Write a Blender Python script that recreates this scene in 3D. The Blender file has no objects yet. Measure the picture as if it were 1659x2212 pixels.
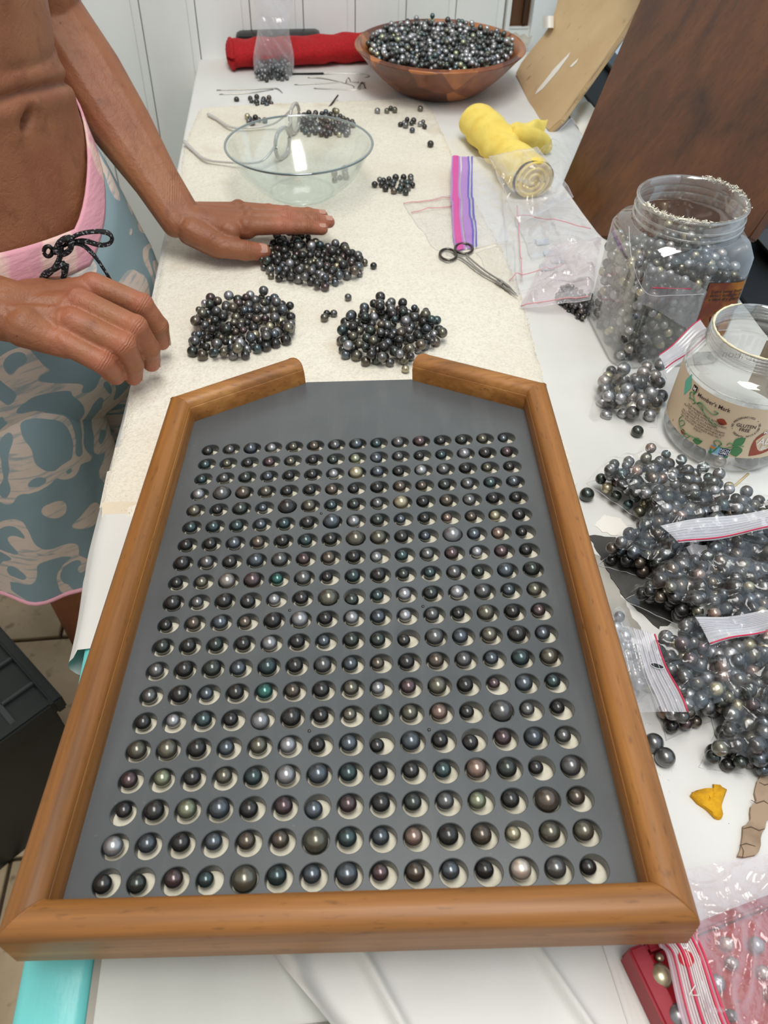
import bpy, bmesh, math, random
import numpy as np
from mathutils import Vector, Matrix
from math import sin, cos, pi, radians, sqrt

S = bpy.context.scene
COL = S.collection
rng = np.random.default_rng(7)
random.seed(7)

# ------------------------------------------------------------------ camera
CH = 0.49621                      # camera height above the table top (table top is z = 0)
FPX = 1661.0                      # focal length in pixels of the 1659 x 2212 frame
RW = np.array([[0.99498138, -0.0629577, 0.07777133],
               [-0.09909745, -0.72757852, 0.67882929],
               [0.01384722, -0.68312944, -0.73016602]])
cam = bpy.data.cameras.new('camera')
cam.sensor_fit = 'HORIZONTAL'; cam.sensor_width = 36.0; cam.lens = FPX*36/1659
cam.clip_start = .02; cam.clip_end = 50
co = bpy.data.objects.new('camera', cam); COL.objects.link(co)
M = RW @ np.diag([1, -1, -1])
co.matrix_world = Matrix([[*M[0], 0], [*M[1], 0], [*M[2], CH], [0, 0, 0, 1]])
S.camera = co
cam.dof.use_dof = True; cam.dof.focus_distance = .62; cam.dof.aperture_fstop = cam.lens/2.1

# ------------------------------------------------------------------ light
S.view_settings.view_transform = 'Standard'; S.view_settings.look = 'None'
S.view_settings.gamma = 1; S.view_settings.use_curve_mapping = False
S.view_settings.exposure = 0.0
S.cycles.transparent_max_bounces = 40
S.cycles.caustics_reflective = False; S.cycles.caustics_refractive = False
W = bpy.data.worlds.new('world'); S.world = W; W.use_nodes = True
nt = W.node_tree
bg = nt.nodes['Background']; bg.inputs[0].default_value = (1.0, 1.0, .985, 1); bg.inputs[1].default_value = .52
def area(name, loc, target, sx, sy, power, col=(1, 1, 1)):
    l = bpy.data.lights.new(name, 'AREA'); l.shape = 'RECTANGLE'; l.size = sx; l.size_y = sy
    l.energy = power; l.color = col
    o = bpy.data.objects.new(name, l); COL.objects.link(o); o.location = loc
    o.rotation_euler = (Vector(target)-Vector(loc)).to_track_quat('-Z', 'Y').to_euler()
    return o
# open sky over the deck behind and above the photographer, and the bright window side
area('sky_opening', (.10, .15, 2.2), (.05, .45, 0), .66, 1.7, 41, (1, .985, .95))
area('window_light', (1.9, 1.2, 1.3), (.1, .9, 0), .9, 1.1, 7.5, (.93, .97, 1))

# ------------------------------------------------------------------ helpers
def P(u, v, z=0.0):
    """world point at height z seen at pixel (u, v) of the photograph"""
    w = RW @ np.array([(u-829.5)/FPX, (v-1106)/FPX, 1.0]); s = (z-CH)/w[2]
    return Vector((s*w[0], s*w[1], z))
def PY(u, v, y):
    w = RW @ np.array([(u-829.5)/FPX, (v-1106)/FPX, 1.0]); s = y/w[1]
    return Vector((s*w[0], y, CH+s*w[2]))
def PPL(u, v, p0, n):
    w = Vector(RW @ np.array([(u-829.5)/FPX, (v-1106)/FPX, 1.0])); c = Vector((0, 0, CH))
    return c + w*((Vector(p0)-c).dot(n)/w.dot(n))
def lin(c):
    return tuple(((x/255)/12.92 if x/255 <= .04045 else ((x/255+.055)/1.055)**2.4) for x in c)
def rgba(c): return (*lin(c), 1)
MATS = {}
def mat(name, col=(200, 200, 200), rough=.6, metal=0., spec=.5, noise=None, bump=None, coat=0, extra=None, sheen=0):
    """noise=(scale, colour2, contrast lo, hi, stretch xyz); bump=(scale, strength, distance)"""
    m = bpy.data.materials.new(name); m.use_nodes = True; MATS[name] = m
    n = m.node_tree; b = n.nodes['Principled BSDF']
    b.inputs['Base Color'].default_value = rgba(col); b.inputs['Roughness'].default_value = rough
    b.inputs['Metallic'].default_value = metal; b.inputs['Specular IOR Level'].default_value = spec
    b.inputs['Coat Weight'].default_value = coat; b.inputs['Coat Roughness'].default_value = .15
    if sheen: b.inputs['Sheen Weight'].default_value = sheen
    tc = n.nodes.new('ShaderNodeTexCoord')
    if noise:
        lst = noise if isinstance(noise, list) else [noise]
        prev = None
        for (sc, c2, lo, hi, st) in lst:
            mp = n.nodes.new('ShaderNodeMapping'); mp.inputs['Scale'].default_value = st
            n.links.new(tc.outputs['Object'], mp.inputs[0])
            t = n.nodes.new('ShaderNodeTexNoise'); t.inputs['Scale'].default_value = sc; t.inputs['Detail'].default_value = 5
            n.links.new(mp.outputs[0], t.inputs['Vector'])
            r = n.nodes.new('ShaderNodeMapRange'); r.inputs[1].default_value = lo; r.inputs[2].default_value = hi
            n.links.new(t.outputs[0], r.inputs[0])
            x = n.nodes.new('ShaderNodeMix'); x.data_type = 'RGBA'
            if prev is None: x.inputs[6].default_value = rgba(col)
            else: n.links.new(prev, x.inputs[6])
            x.inputs[7].default_value = rgba(c2)
            n.links.new(r.outputs[0], x.inputs[0]); prev = x.outputs[2]
        n.links.new(prev, b.inputs['Base Color'])
    if bump:
        lst = bump if isinstance(bump, list) else [bump]; pn = None
        for (sc, stn, dist, *st) in lst:
            mp = n.nodes.new('ShaderNodeMapping'); mp.inputs['Scale'].default_value = st[0] if st else (1, 1, 1)
            n.links.new(tc.outputs['Object'], mp.inputs[0])
            t = n.nodes.new('ShaderNodeTexNoise'); t.inputs['Scale'].default_value = sc; t.inputs['Detail'].default_value = 4
            n.links.new(mp.outputs[0], t.inputs['Vector'])
            bp = n.nodes.new('ShaderNodeBump'); bp.inputs['Strength'].default_value = stn; bp.inputs['Distance'].default_value = dist
            n.links.new(t.outputs[0], bp.inputs['Height'])
            if pn: n.links.new(pn, bp.inputs['Normal'])
            pn = bp.outputs[0]
        n.links.new(pn, b.inputs['Normal'])
    if extra: extra(n, b, tc)
    return m

def tag(o, label=None, cat=None, group=None, kind=None):
    if label: o['label'] = label
    if cat: o['category'] = cat
    if group: o['group'] = group
    if kind: o['kind'] = kind
    return o
def empty(name, loc=(0, 0, 0)):
    o = bpy.data.objects.new(name, None); COL.objects.link(o); o.location = loc; o.empty_display_size = .01
    return o
def link(name, me, m=None, parent=None):
    o = bpy.data.objects.new(name, me); COL.objects.link(o)
    if m is not None and len(me.materials) == 0: me.materials.append(m)
    if parent is not None:
        o.parent = parent; o.matrix_parent_inverse = Matrix.Translation(-Vector(parent.location)) if parent.rotation_euler.to_matrix() == Matrix.Identity(3) else parent.matrix_basis.inverted()
    return o
def newmesh(name, verts, faces, smooth=False):
    me = bpy.data.meshes.new(name); me.from_pydata([tuple(v) for v in verts], [], faces); me.update()
    if smooth: me.shade_smooth()
    return me
def bm_obj(name, bm, m, parent=None, smooth=True, angle=None):
    me = bpy.data.meshes.new(name); bmesh.ops.recalc_face_normals(bm, faces=bm.faces); bm.to_mesh(me); bm.free()
    if smooth:
        me.shade_smooth()
        if angle: me.set_sharp_from_angle(angle=radians(angle))
    return link(name, me, m, parent)
def add_box(bm, lo, hi, bev=0, mtx=None):
    r = bmesh.ops.create_cube(bm, size=1)
    vs = r['verts']
    for v in vs:
        v.co = Vector(((lo[i]+hi[i])/2 + v.co[i]*(hi[i]-lo[i]) for i in range(3)))
    if bev:
        es = list({e for v in vs for e in v.link_edges})
        rr = bmesh.ops.bevel(bm, geom=es, offset=bev, segments=2, affect='EDGES', profile=.5)
        vs = list({v for f in rr['faces'] for v in f.verts} | {v for v in vs if v.is_valid})
    if mtx is not None:
        for v in vs: v.co = mtx @ v.co
def tube_mesh(name, pts, rad, seg=8, flat=1.0, closed=False):
    """swept tube through pts, rad scalar or list"""
    pts = [Vector(p) for p in pts]; n = len(pts)
    if not hasattr(rad, '__len__'): rad = [rad]*n
    if len(rad) != n: rad = list(np.interp(np.linspace(0, 1, n), np.linspace(0, 1, len(rad)), rad))
    V, F = [], []
    up = Vector((0, 0, 1))
    for i, p in enumerate(pts):
        t = (pts[min(i+1, n-1)]-pts[max(i-1, 0)]).normalized() if not closed else (pts[(i+1) % n]-pts[i-1]).normalized()
        a = t.cross(up)
        if a.length < 1e-4: a = Vector((1, 0, 0))
        a.normalize(); b = a.cross(t)
        for k in range(seg):
            an = 2*pi*k/seg
            V.append(p + a*cos(an)*rad[i] + b*sin(an)*rad[i]*flat)
    for i in range(n-1 if not closed else n):
        j = (i+1) % n
        for k in range(seg):
            F.append((i*seg+k, i*seg+(k+1) % seg, j*seg+(k+1) % seg, j*seg+k))
    if not closed:
        F.append(tuple(reversed(range(seg)))); F.append(tuple((n-1)*seg+k for k in range(seg)))
    return newmesh(name, V, F, True)
def smooth_path(pts, k=6):
    pts = [Vector(p) for p in pts]; out = []
    for i in range(len(pts)-1):
        p0 = pts[max(i-1, 0)]; p1 = pts[i]; p2 = pts[i+1]; p3 = pts[min(i+2, len(pts)-1)]
        for j in range(k):
            t = j/k
            out.append(.5*((2*p1)+(p2-p0)*t+(2*p0-5*p1+4*p2-p3)*t*t+(-p0+3*p1-3*p2+p3)*t**3))
    out.append(pts[-1]); return out
def lathe_mesh(name, prof, c=(0, 0, 0), seg=64, closed=False):
    V, F = [], []; n = len(prof)
    for r, z in prof:
        for k in range(seg):
            a = 2*pi*k/seg; V.append((c[0]+r*cos(a), c[1]+r*sin(a), c[2]+z))
    for i in range(n-1 if not closed else n):
        j = (i+1) % n
        for k in range(seg):
            F.append((i*seg+k, i*seg+(k+1) % seg, j*seg+(k+1) % seg, j*seg+k))
    return newmesh(name, V, F, True)
def grid_mesh(name, fn, nu, nv, smooth=True):
    V = [fn(i/(nu-1), j/(nv-1)) for j in range(nv) for i in range(nu)]
    F = [(j*nu+i, j*nu+i+1, (j+1)*nu+i+1, (j+1)*nu+i) for j in range(nv-1) for i in range(nu-1)]
    return newmesh(name, V, F, smooth)
# smooth 2-D value noise
_NG = rng.random((64, 64))
def vn(x, y):
    x = np.asarray(x, float); y = np.asarray(y, float)
    xi = np.floor(x).astype(int); yi = np.floor(y).astype(int); fx = x-xi; fy = y-yi
    fx = fx*fx*(3-2*fx); fy = fy*fy*(3-2*fy)
    g = lambda a, b: _NG[a % 64, b % 64]
    return (g(xi, yi)*(1-fx)+g(xi+1, yi)*fx)*(1-fy)+(g(xi, yi+1)*(1-fx)+g(xi+1, yi+1)*fx)*fy
def poly_in(px, py, poly):
    inside = np.zeros(np.shape(px), bool); n = len(poly)
    for i in range(n):
        x1, y1 = poly[i][:2]; x2, y2 = poly[(i+1) % n][:2]
        c = ((y1 > py) != (y2 > py)) & (px < (x2-x1)*(py-y1)/(y2-y1+1e-12)+x1)
        inside ^= c
    return inside
def poly_dist(px, py, poly):
    d = np.full(np.shape(px), 9.)
    n = len(poly)
    for i in range(n):
        a = np.array(poly[i][:2]); b = np.array(poly[(i+1) % n][:2]); ab = b-a
        t = np.clip(((px-a[0])*ab[0]+(py-a[1])*ab[1])/(ab@ab+1e-12), 0, 1)
        d = np.minimum(d, np.hypot(px-a[0]-t*ab[0], py-a[1]-t*ab[1]))
    return d

# ------------------------------------------------------------------ materials
def pearl_mat(name, attr):
    m = bpy.data.materials.new(name); m.use_nodes = True; n = m.node_tree; b = n.nodes['Principled BSDF']
    if attr:
        a = n.nodes.new('ShaderNodeAttribute'); a.attribute_name = 'Col'; c = a.outputs['Color']
    else:
        a = n.nodes.new('ShaderNodeObjectInfo'); c = a.outputs['Color']
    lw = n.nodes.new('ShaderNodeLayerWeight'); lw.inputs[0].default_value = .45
    hs = n.nodes.new('ShaderNodeHueSaturation'); hs.inputs['Hue'].default_value = .52; hs.inputs['Saturation'].default_value = 1.1; hs.inputs['Value'].default_value = .38  # rim tint: dark reflections painted into the colour, slight hue shift
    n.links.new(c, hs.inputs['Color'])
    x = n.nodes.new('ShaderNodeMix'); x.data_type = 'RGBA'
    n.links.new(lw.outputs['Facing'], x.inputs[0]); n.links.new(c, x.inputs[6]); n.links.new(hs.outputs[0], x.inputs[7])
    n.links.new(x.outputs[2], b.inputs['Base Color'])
    b.inputs['Metallic'].default_value = .72; b.inputs['Roughness'].default_value = .31
    b.inputs['Coat Weight'].default_value = .55; b.inputs['Coat Roughness'].default_value = .12
    return m
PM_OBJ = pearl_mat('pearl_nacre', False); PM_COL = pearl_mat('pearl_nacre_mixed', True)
PC = {'k': (68, 67, 66), 'g': (74, 80, 75), 't': (72, 88, 88), 'T': (66, 116, 106), 's': (164, 164, 166), 'm': (112, 112, 111),
      'b': (94, 101, 107), 'r': (98, 82, 83), 'w': (106, 96, 85), 'y': (114, 111, 97), 'c': (182, 172, 142),
      'p': (172, 163, 156), 'P': (232, 216, 202), 'o': (152, 127, 115), 'l': (150, 155, 128)}
PCW = {'k': 'charcoal black', 'g': 'dark green-grey', 't': 'dark teal', 'T': 'bright teal green', 's': 'silver', 'm': 'mid grey',
       'b': 'blue-grey', 'r': 'dark aubergine', 'w': 'dark bronze', 'y': 'olive grey', 'c': 'pale champagne', 'p': 'silvery rose',
       'P': 'creamy white', 'o': 'coppery pink', 'l': 'pale green'}
PD = {'1': .0074, '2': .0083, '3': .0092, '4': .0104, '5': .0118, '6': .0138}

def wood_extra(scale, c1, c2, c3, axis, rings=6):
    def f(n, b, tc):
        mp = n.nodes.new('ShaderNodeMapping'); st = [scale]*3; st[axis] = scale*.03
        mp.inputs['Scale'].default_value = st
        n.links.new(tc.outputs['Object'], mp.inputs[0])
        t = n.nodes.new('ShaderNodeTexNoise'); t.inputs['Scale'].default_value = 1; t.inputs['Detail'].default_value = 8; t.inputs['Distortion'].default_value = .6
        n.links.new(mp.outputs[0], t.inputs['Vector'])
        mp2 = n.nodes.new('ShaderNodeMapping'); st = [scale*9]*3; st[axis] = scale*.35
        mp2.inputs['Scale'].default_value = st; n.links.new(tc.outputs['Object'], mp2.inputs[0])
        t2 = n.nodes.new('ShaderNodeTexNoise'); t2.inputs['Scale'].default_value = 1; t2.inputs['Detail'].default_value = 3
        n.links.new(mp2.outputs[0], t2.inputs['Vector'])
        r = n.nodes.new('ShaderNodeValToRGB'); e = r.color_ramp.elements
        e[0].position = .22; e[0].color = rgba(c1); e[1].position = .82; e[1].color = rgba(c3)
        q = e.new(.5); q.color = rgba(c2)
        ad = n.nodes.new('ShaderNodeMath'); ad.operation = 'MULTIPLY_ADD'; ad.inputs[1].default_value = .38; 
        n.links.new(t2.outputs[0], ad.inputs[0]); 
        sb = n.nodes.new('ShaderNodeMath'); sb.operation = 'SUBTRACT'; sb.inputs[1].default_value = .19
        n.links.new(t.outputs[0], sb.inputs[0]); n.links.new(sb.outputs[0], ad.inputs[2])
        n.links.new(ad.outputs[0], r.inputs[0])
        mp3 = n.nodes.new('ShaderNodeMapping'); st = [scale*14]*3; st[axis] = scale*3; mp3.inputs['Scale'].default_value = st; n.links.new(tc.outputs['Object'], mp3.inputs[0])
        t3 = n.nodes.new('ShaderNodeTexNoise'); t3.inputs['Scale'].default_value = 1; t3.inputs['Detail'].default_value = 2; n.links.new(mp3.outputs[0], t3.inputs['Vector'])
        r3 = n.nodes.new('ShaderNodeMapRange'); r3.inputs[1].default_value = .62; r3.inputs[2].default_value = .74; r3.inputs[4].default_value = .6; n.links.new(t3.outputs[0], r3.inputs[0])
        x3 = n.nodes.new('ShaderNodeMix'); x3.data_type = 'RGBA'; n.links.new(r3.outputs[0], x3.inputs[0]); n.links.new(r.outputs[0], x3.inputs[6]); x3.inputs[7].default_value = rgba(c1)
        n.links.new(x3.outputs[2], b.inputs['Base Color'])
        bp = n.nodes.new('ShaderNodeBump'); bp.inputs['Strength'].default_value = .25; bp.inputs['Distance'].default_value = .0004
        n.links.new(t2.outputs[0], bp.inputs['Height']); n.links.new(bp.outputs[0], b.inputs['Normal'])
    return f
TW = ((96, 58, 20), (150, 97, 42), (196, 140, 74))
M_wx = mat('tray_wood_cross', rough=.5, coat=.06, extra=wood_extra(26, *TW, 0))
M_wy = mat('tray_wood_side', rough=.5, coat=.06, extra=wood_extra(26, *TW, 1))
M_panel = mat('tray_panel_grey', (88, 91, 92), .3, noise=[(9, (76, 79, 80), .35, .7, (1, 1, 1)), (60, (94, 97, 97), .5, .85, (1, .2, 1)), (300, (112, 113, 110), .68, .8, (1, 1, 1))],
              bump=[(700, .05, .0003), (14, .05, .001)])
M_felt = mat('hole_backing_cream', (222, 216, 196), .8, noise=(120, (190, 182, 158), .5, .8, (1, 1, 1)))
M_wall = mat('white_painted_planks', (240, 243, 240), .45, noise=[(3, (212, 214, 208), .4, .7, (1, 1, .3)), (14, (210, 200, 170), .72, .84, (1, 1, 1))], bump=(30, .1, .001))
M_groove = mat('groove_backing', (206, 206, 196), .7)  # plain light grey backing that shows in the plank joints
M_cloth = mat('white_cotton_cloth', (222, 221, 216), .9, noise=[(6, (210, 209, 203), .4, .7, (1, 1, 1)), (160, (205, 200, 190), .74, .8, (1, 1, 1))],
              bump=[(900, .18, .0006), (25, .25, .004)])
M_towel = mat('worn_white_terry', (240, 234, 218), .95, sheen=.3,
              noise=[(5, (228, 218, 196), .45, .75, (1, 1, 1)), (11, (204, 182, 146), .64, .8, (1, 1, 1)), (350, (222, 214, 196), .45, .7, (1, 1, 1))],
              bump=[(420, .7, .0022), (60, .4, .004)])
M_teal = mat('turquoise_paint', (118, 206, 202), .38, noise=(8, (98, 190, 188), .4, .7, (1, .3, 1)), bump=[(60, .5, .002, (1, .3, 1)), (300, .2, .0006)])
M_white = mat('white_table_paint', (204, 204, 197), .4, noise=(10, (192, 192, 185), .4, .7, (1, .3, 1)), bump=(160, .15, .0005, (1, .15, 1)))
M_black = mat('black_plastic', (14, 15, 15), .35)
M_blackm = mat('black_matte', (18, 18, 18), .6)
M_steel = mat('steel', (170, 168, 160), .28, 1.)
M_dsteel = mat('dark_steel', (96, 92, 86), .3, 1.)
M_red = mat('red_cotton', (186, 14, 22), .85, noise=(500, (150, 6, 14), .4, .6, (1, 1, 1)), bump=[(700, .4, .0008), (18, .4, .006)])
M_yel = mat('yellow_cloth', (244, 220, 112), .9, noise=(40, (236, 204, 90), .4, .7, (1, 1, 1)), bump=[(600, .3, .0008), (30, .45, .006)])
M_yfoam = mat('yellow_foam', (222, 166, 22), .9, noise=(90, (196, 140, 14), .4, .7, (1, 1, 1)), bump=(300, .7, .002))
M_board = mat('dark_brown_board', rough=.42, extra=wood_extra(18, (50, 25, 9), (86, 47, 17), (110, 66, 28), 2))
M_bedge = mat('board_raw_edge', (128, 84, 50), .7)
M_kraft = mat('kraft_paper', (204, 176, 134), .75, noise=[(8, (188, 158, 116), .4, .7, (1, 1, 1)), (60, (150, 120, 84), .66, .82, (1, 1, .4))], bump=(20, .4, .004))
M_paper = mat('torn_white_paper', (236, 232, 222), .8)
M_label = mat('label_cream', (218, 196, 166), .5, noise=(260, (176, 148, 112), .68, .76, (1, 1, .4)))
M_ink = mat('ink_dark', (52, 36, 34), .6)
M_green = mat('ink_green', (76, 132, 84), .55)
M_almond = mat('ink_almond_red', (150, 62, 40), .55)
M_tealink = mat('ink_teal', (98, 186, 160), .55)
M_blueink = mat('ink_blue', (40, 60, 120), .55)
M_skyink = mat('ink_sky', (140, 196, 224), .55)
M_inkwhite = mat('ink_white', (236, 232, 226), .6)
M_brlabel = mat('label_brown_orange', (112, 48, 24), .5, noise=(22, (204, 136, 40), .5, .72, (1, 1, 1)))
M_grey = mat('grey_slate_paper', (74, 72, 68), .7, noise=[(20, (46, 45, 43), .4, .65, (1, 1, 1)), (90, (110, 106, 98), .6, .8, (1, 1, 1))], bump=(120, .3, .001))
M_wrap = mat('crumpled_newspaper', (176, 172, 162), .8, noise=(15, (128, 124, 116), .4, .7, (1, 1, 1)), bump=(40, .5, .003))
M_card = mat('cracked_cardboard', (166, 142, 118), .85, noise=(40, (130, 108, 84), .5, .75, (1, 1, 1)), bump=(90, .8, .003, (.3, 1, 1)))
M_match = mat('match_wood', (214, 190, 140), .7)
M_burnt = mat('match_head', (90, 40, 28), .8)
M_redline = mat('zip_red_line', (206, 40, 78), .4)
M_lint = mat('torn_foil_liner', (236, 230, 214), .8, bump=(500, .8, .002))
def tile_mat():
    return mat('stone_tile', (188, 168, 138), .5, noise=[(7, (160, 138, 108), .4, .68, (1, 1, 1)), (40, (104, 86, 64), .58, .8, (1, 1, 1))], bump=(60, .3, .002))
M_tile = tile_mat(); M_grout = mat('dark_grout', (66, 54, 40), .9)
def film_mat(name, tint=(255, 255, 255), haze=.06, gloss=.14, rough=.12, alpha=.9, bumps=None):
    """thin clear sheet: straight-through light, fresnel gloss and a little milky scatter"""
    m = bpy.data.materials.new(name); m.use_nodes = True; n = m.node_tree
    for x in list(n.nodes): n.nodes.remove(x)
    out = n.nodes.new('ShaderNodeOutputMaterial'); tr = n.nodes.new('ShaderNodeBsdfTransparent')
    tr.inputs[0].default_value = (*[c*alpha+(1-alpha)*.9 for c in lin(tint)], 1)
    gl = n.nodes.new('ShaderNodeBsdfGlossy'); gl.inputs['Roughness'].default_value = rough; gl.inputs[0].default_value = (1, 1, 1, 1)
    df = n.nodes.new('ShaderNodeBsdfDiffuse'); df.inputs[0].default_value = rgba(tint)
    lw = n.nodes.new('ShaderNodeLayerWeight'); lw.inputs[0].default_value = .35
    mr = n.nodes.new('ShaderNodeMapRange'); mr.inputs[3].default_value = gloss*.45; mr.inputs[4].default_value = min(1, gloss*2.6)
    n.links.new(lw.outputs['Facing'], mr.inputs[0])
    mr2 = n.nodes.new('ShaderNodeMapRange'); mr2.inputs[3].default_value = haze; mr2.inputs[4].default_value = min(1, haze*4.5)
    n.links.new(lw.outputs['Facing'], mr2.inputs[0])
    m1 = n.nodes.new('ShaderNodeMixShader'); n.links.new(mr2.outputs[0], m1.inputs[0]); n.links.new(tr.outputs[0], m1.inputs[1]); n.links.new(df.outputs[0], m1.inputs[2])
    m2 = n.nodes.new('ShaderNodeMixShader'); n.links.new(mr.outputs[0], m2.inputs[0]); n.links.new(m1.outputs[0], m2.inputs[1]); n.links.new(gl.outputs[0], m2.inputs[2])
    n.links.new(m2.outputs[0], out.inputs[0])
    if bumps:
        tc = n.nodes.new('ShaderNodeTexCoord'); t = n.nodes.new('ShaderNodeTexNoise'); t.inputs['Scale'].default_value = bumps[0]; t.inputs['Detail'].default_value = 4; t.inputs['Distortion'].default_value = 1.
        n.links.new(tc.outputs['Object'], t.inputs['Vector'])
        bp = n.nodes.new('ShaderNodeBump'); bp.inputs['Strength'].default_value = bumps[1]; bp.inputs['Distance'].default_value = bumps[2]
        n.links.new(t.outputs[0], bp.inputs['Height'])
        for s in (gl, df, lw): n.links.new(bp.outputs[0], s.inputs['Normal'])
    return m
M_film = film_mat('clear_bag_film', haze=.007, gloss=.085, rough=.16, bumps=(50, .35, .003))
M_filmw = film_mat('milky_bag_film', (250, 250, 252), haze=.09, gloss=.1, rough=.2, bumps=(35, .7, .004))
M_filmp = film_mat('rosy_bag_film', (246, 240, 243), haze=.12, gloss=.12, rough=.16, bumps=(45, .8, .004))
M_zip = film_mat('zip_band_film', (246, 244, 248), haze=.3, gloss=.12, rough=.3)
M_jar = film_mat('clear_jar_plastic', (246, 246, 244), haze=.045, gloss=.16, rough=.06, bumps=(14, .25, .003))
M_glass = film_mat('bowl_glass', (250, 253, 252), haze=.006, gloss=.10, rough=.12)
M_rimglass = film_mat('rim_glass', (96, 124, 128), haze=.35, gloss=.3, rough=.05, alpha=.9)
M_frame = film_mat('clear_acetate', (212, 208, 202), haze=.4, gloss=.2, rough=.1)
M_pink = film_mat('magenta_zip', (222, 70, 160), haze=.75, gloss=.1, rough=.3)
M_lilac = film_mat('lilac_zip', (190, 140, 214), haze=.6, gloss=.1, rough=.3)
M_blue = film_mat('blue_zip', (96, 84, 190), haze=.8, gloss=.1, rough=.3)

# ------------------------------------------------------------------ the setting
FZ = -.78
def build_floor():
    f = newmesh('floor', [(-2.6, -1.2, FZ-.01), (1.6, -1.2, FZ-.01), (1.6, 2.3, FZ-.01), (-2.6, 2.3, FZ-.01)], [(0, 1, 2, 3)])
    fo = link('floor', f, M_grout); fo['kind'] = 'structure'
    base = None; g = .006; T = .42
    y = .907-3*T; row = 0
    while y < 2.2:
        x = -.53-(.29 if row % 2 == 0 else 0) - 4*T
        if row % 2 == 1: x = -.53-5*T
        while x < 1.5:
            if base is None:
                bm = bmesh.new(); add_box(bm, (g/2, g/2, -.012), (T-g/2, T-g/2, 0), .003)
                base = bm_obj('tile', bm, M_tile, fo); o = base
            else:
                o = bpy.data.objects.new('tile', base.data); COL.objects.link(o); o.parent = fo
            o.location = (x, y, FZ); o.rotation_euler = (radians(random.uniform(-.15, .15)), 0, 0)
            x += T
        y += T; row += 1
build_floor()

# plank wall behind the table: leans back slightly as it rises
WD = Vector(RW @ np.array([(765-829.5)/FPX, (2850-1106)/FPX, 1.0])).normalized()   # downwards along the grooves
if WD.z > 0: WD = -WD
WUP = -WD
W0 = P(430, 126, 0); W1 = PY(1095, 72, W0.y+.06)
WX = (W1-W0); WX -= WUP*WX.dot(WUP); WX.normalize()
WN = WX.cross(WUP)       # faces the camera (-y)
if WN.y > 0: WN = -WN
def wallpt(a, h, d=0): return W0 + WX*a + WUP*h + WN*d
def wall_a(u, v):
    p = PPL(u, v, W0, WN); return (p-W0).dot(WX), (p-W0).dot(WUP)
wb = link('wall_back', newmesh('wall_back', [wallpt(-2.2, -1.2, -.012), wallpt(1.4, -1.2, -.012), wallpt(1.4, 1.6, -.012), wallpt(-2.2, 1.6, -.012)], [(0, 1, 2, 3)]), M_groove)
wb['kind'] = 'structure'
g_as = [wall_a(u, 0)[0] for u in (299, 417, 535, 650, 765, 873, 983, 1094)]
pitch = (g_as[7]-g_as[0])/7
aend = g_as[-1]
bm0 = None
for i in range(-13, 7):
    a0 = g_as[0]+i*pitch; a1 = a0+pitch-.0018
    bm = bmesh.new()
    # plank with a bead beside each joint
    prof = [(a0, -.006), (a0, -.001), (a0+.0015, 0), (a0+pitch-.0175, 0), (a0+pitch-.0163, -.0022), (a0+pitch-.0152, -.0004), (a1-.0015, 0), (a1, -.001), (a1, -.006)]
    V = [bm.verts.new(wallpt(a, h, d)) for h in (-1.15, 1.6) for a, d in prof]
    n = len(prof)
    for k in range(n-1): bm.faces.new((V[k], V[k+1], V[n+k+1], V[n+k]))
    o = bm_obj('plank', bm, M_wall, wb, smooth=False)
# trim + dark doorway gap at the right end of the planks
def wbox(name, a0, a1, h0, h1, d0, d1, m, parent=None, bev=.002):
    bm = bmesh.new(); r = bmesh.ops.create_cube(bm, size=1)
    for v in r['verts']:
        v.co = wallpt(a0+(v.co.x+.5)*(a1-a0), h0+(v.co.z+.5)*(h1-h0), d0+(v.co.y+.5)*(d1-d0))
    if bev: bmesh.ops.bevel(bm, geom=list(bm.edges), offset=bev, segments=2, affect='EDGES')
    return bm_obj(name, bm, m, parent, smooth=False)
aR = [wall_a(u, 0)[0] for u in (1096, 1104, 1150, 1206)]
o = wbox('trim_1', aR[0], aR[1], -.03, 1.6, -.01, .006, M_wall); o['kind'] = 'structure'
M_dkwood = mat('dark_door_wood', (92, 58, 28), .5, noise=(6, (58, 34, 14), .4, .7, (1, 1, .1)))
o = wbox('door_1', aR[1]+.002, aR[2], .045, 1.6, -.03, -.013+.004, M_dkwood); o['kind'] = 'structure'
o2 = wbox('door_rail', aR[1]+.03, aR[1]+.036, .05, 1.55, -.009, .001, mat('door_groove', (60, 38, 18), .5), o, 0)
o = wbox('trim_2', aR[1]+.002, aR[2], -.03, .045, -.03, .002, M_wall); o['kind'] = 'structure'
o = wbox('trim_3', aR[2], aR[3]+.02, -.03, 1.6, -.02, .012, M_wall); o['kind'] = 'structure'
# right-hand side: low wall, black window frame, pale blue pane
XW = .62
bm = bmesh.new(); add_box(bm, (XW, -.6, FZ), (XW+.1, 2.2, -.02)); o = bm_obj('wall_right', bm, M_wall, smooth=False); o['kind'] = 'structure'
wi = empty('window_1', (XW, .8, 0)); wi['kind'] = 'structure'
def bar(name, lo, hi, m, par, bev=.003):
    bm = bmesh.new(); add_box(bm, lo, hi, bev); return bm_obj(name, bm, m, par, smooth=False)
bar('window_frame', (.512, -.6, -.05), (XW+.03, 1.70, .006), M_blackm, wi)
bar('window_frame', (XW-.03, -.6, .006), (XW+.02, 1.70, .018), M_black, wi)
bar('window_frame', (XW-.03, -.6, .95), (XW+.03, 2.0, 1.0), M_blackm, wi)
bar('window_frame', (XW-.03, 1.86, .045), (XW+.03, 1.92, .95), M_blackm, wi)
bar('window_frame', (XW-.03, -.6, .045), (XW+.03, -.55, .95), M_blackm, wi)
bar('window_latch', (XW-.045, .83, .018), (XW-.012, .90, .023), M_dsteel, wi, .001)
m = bpy.data.materials.new('bright_window_pane'); m.use_nodes = True
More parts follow.
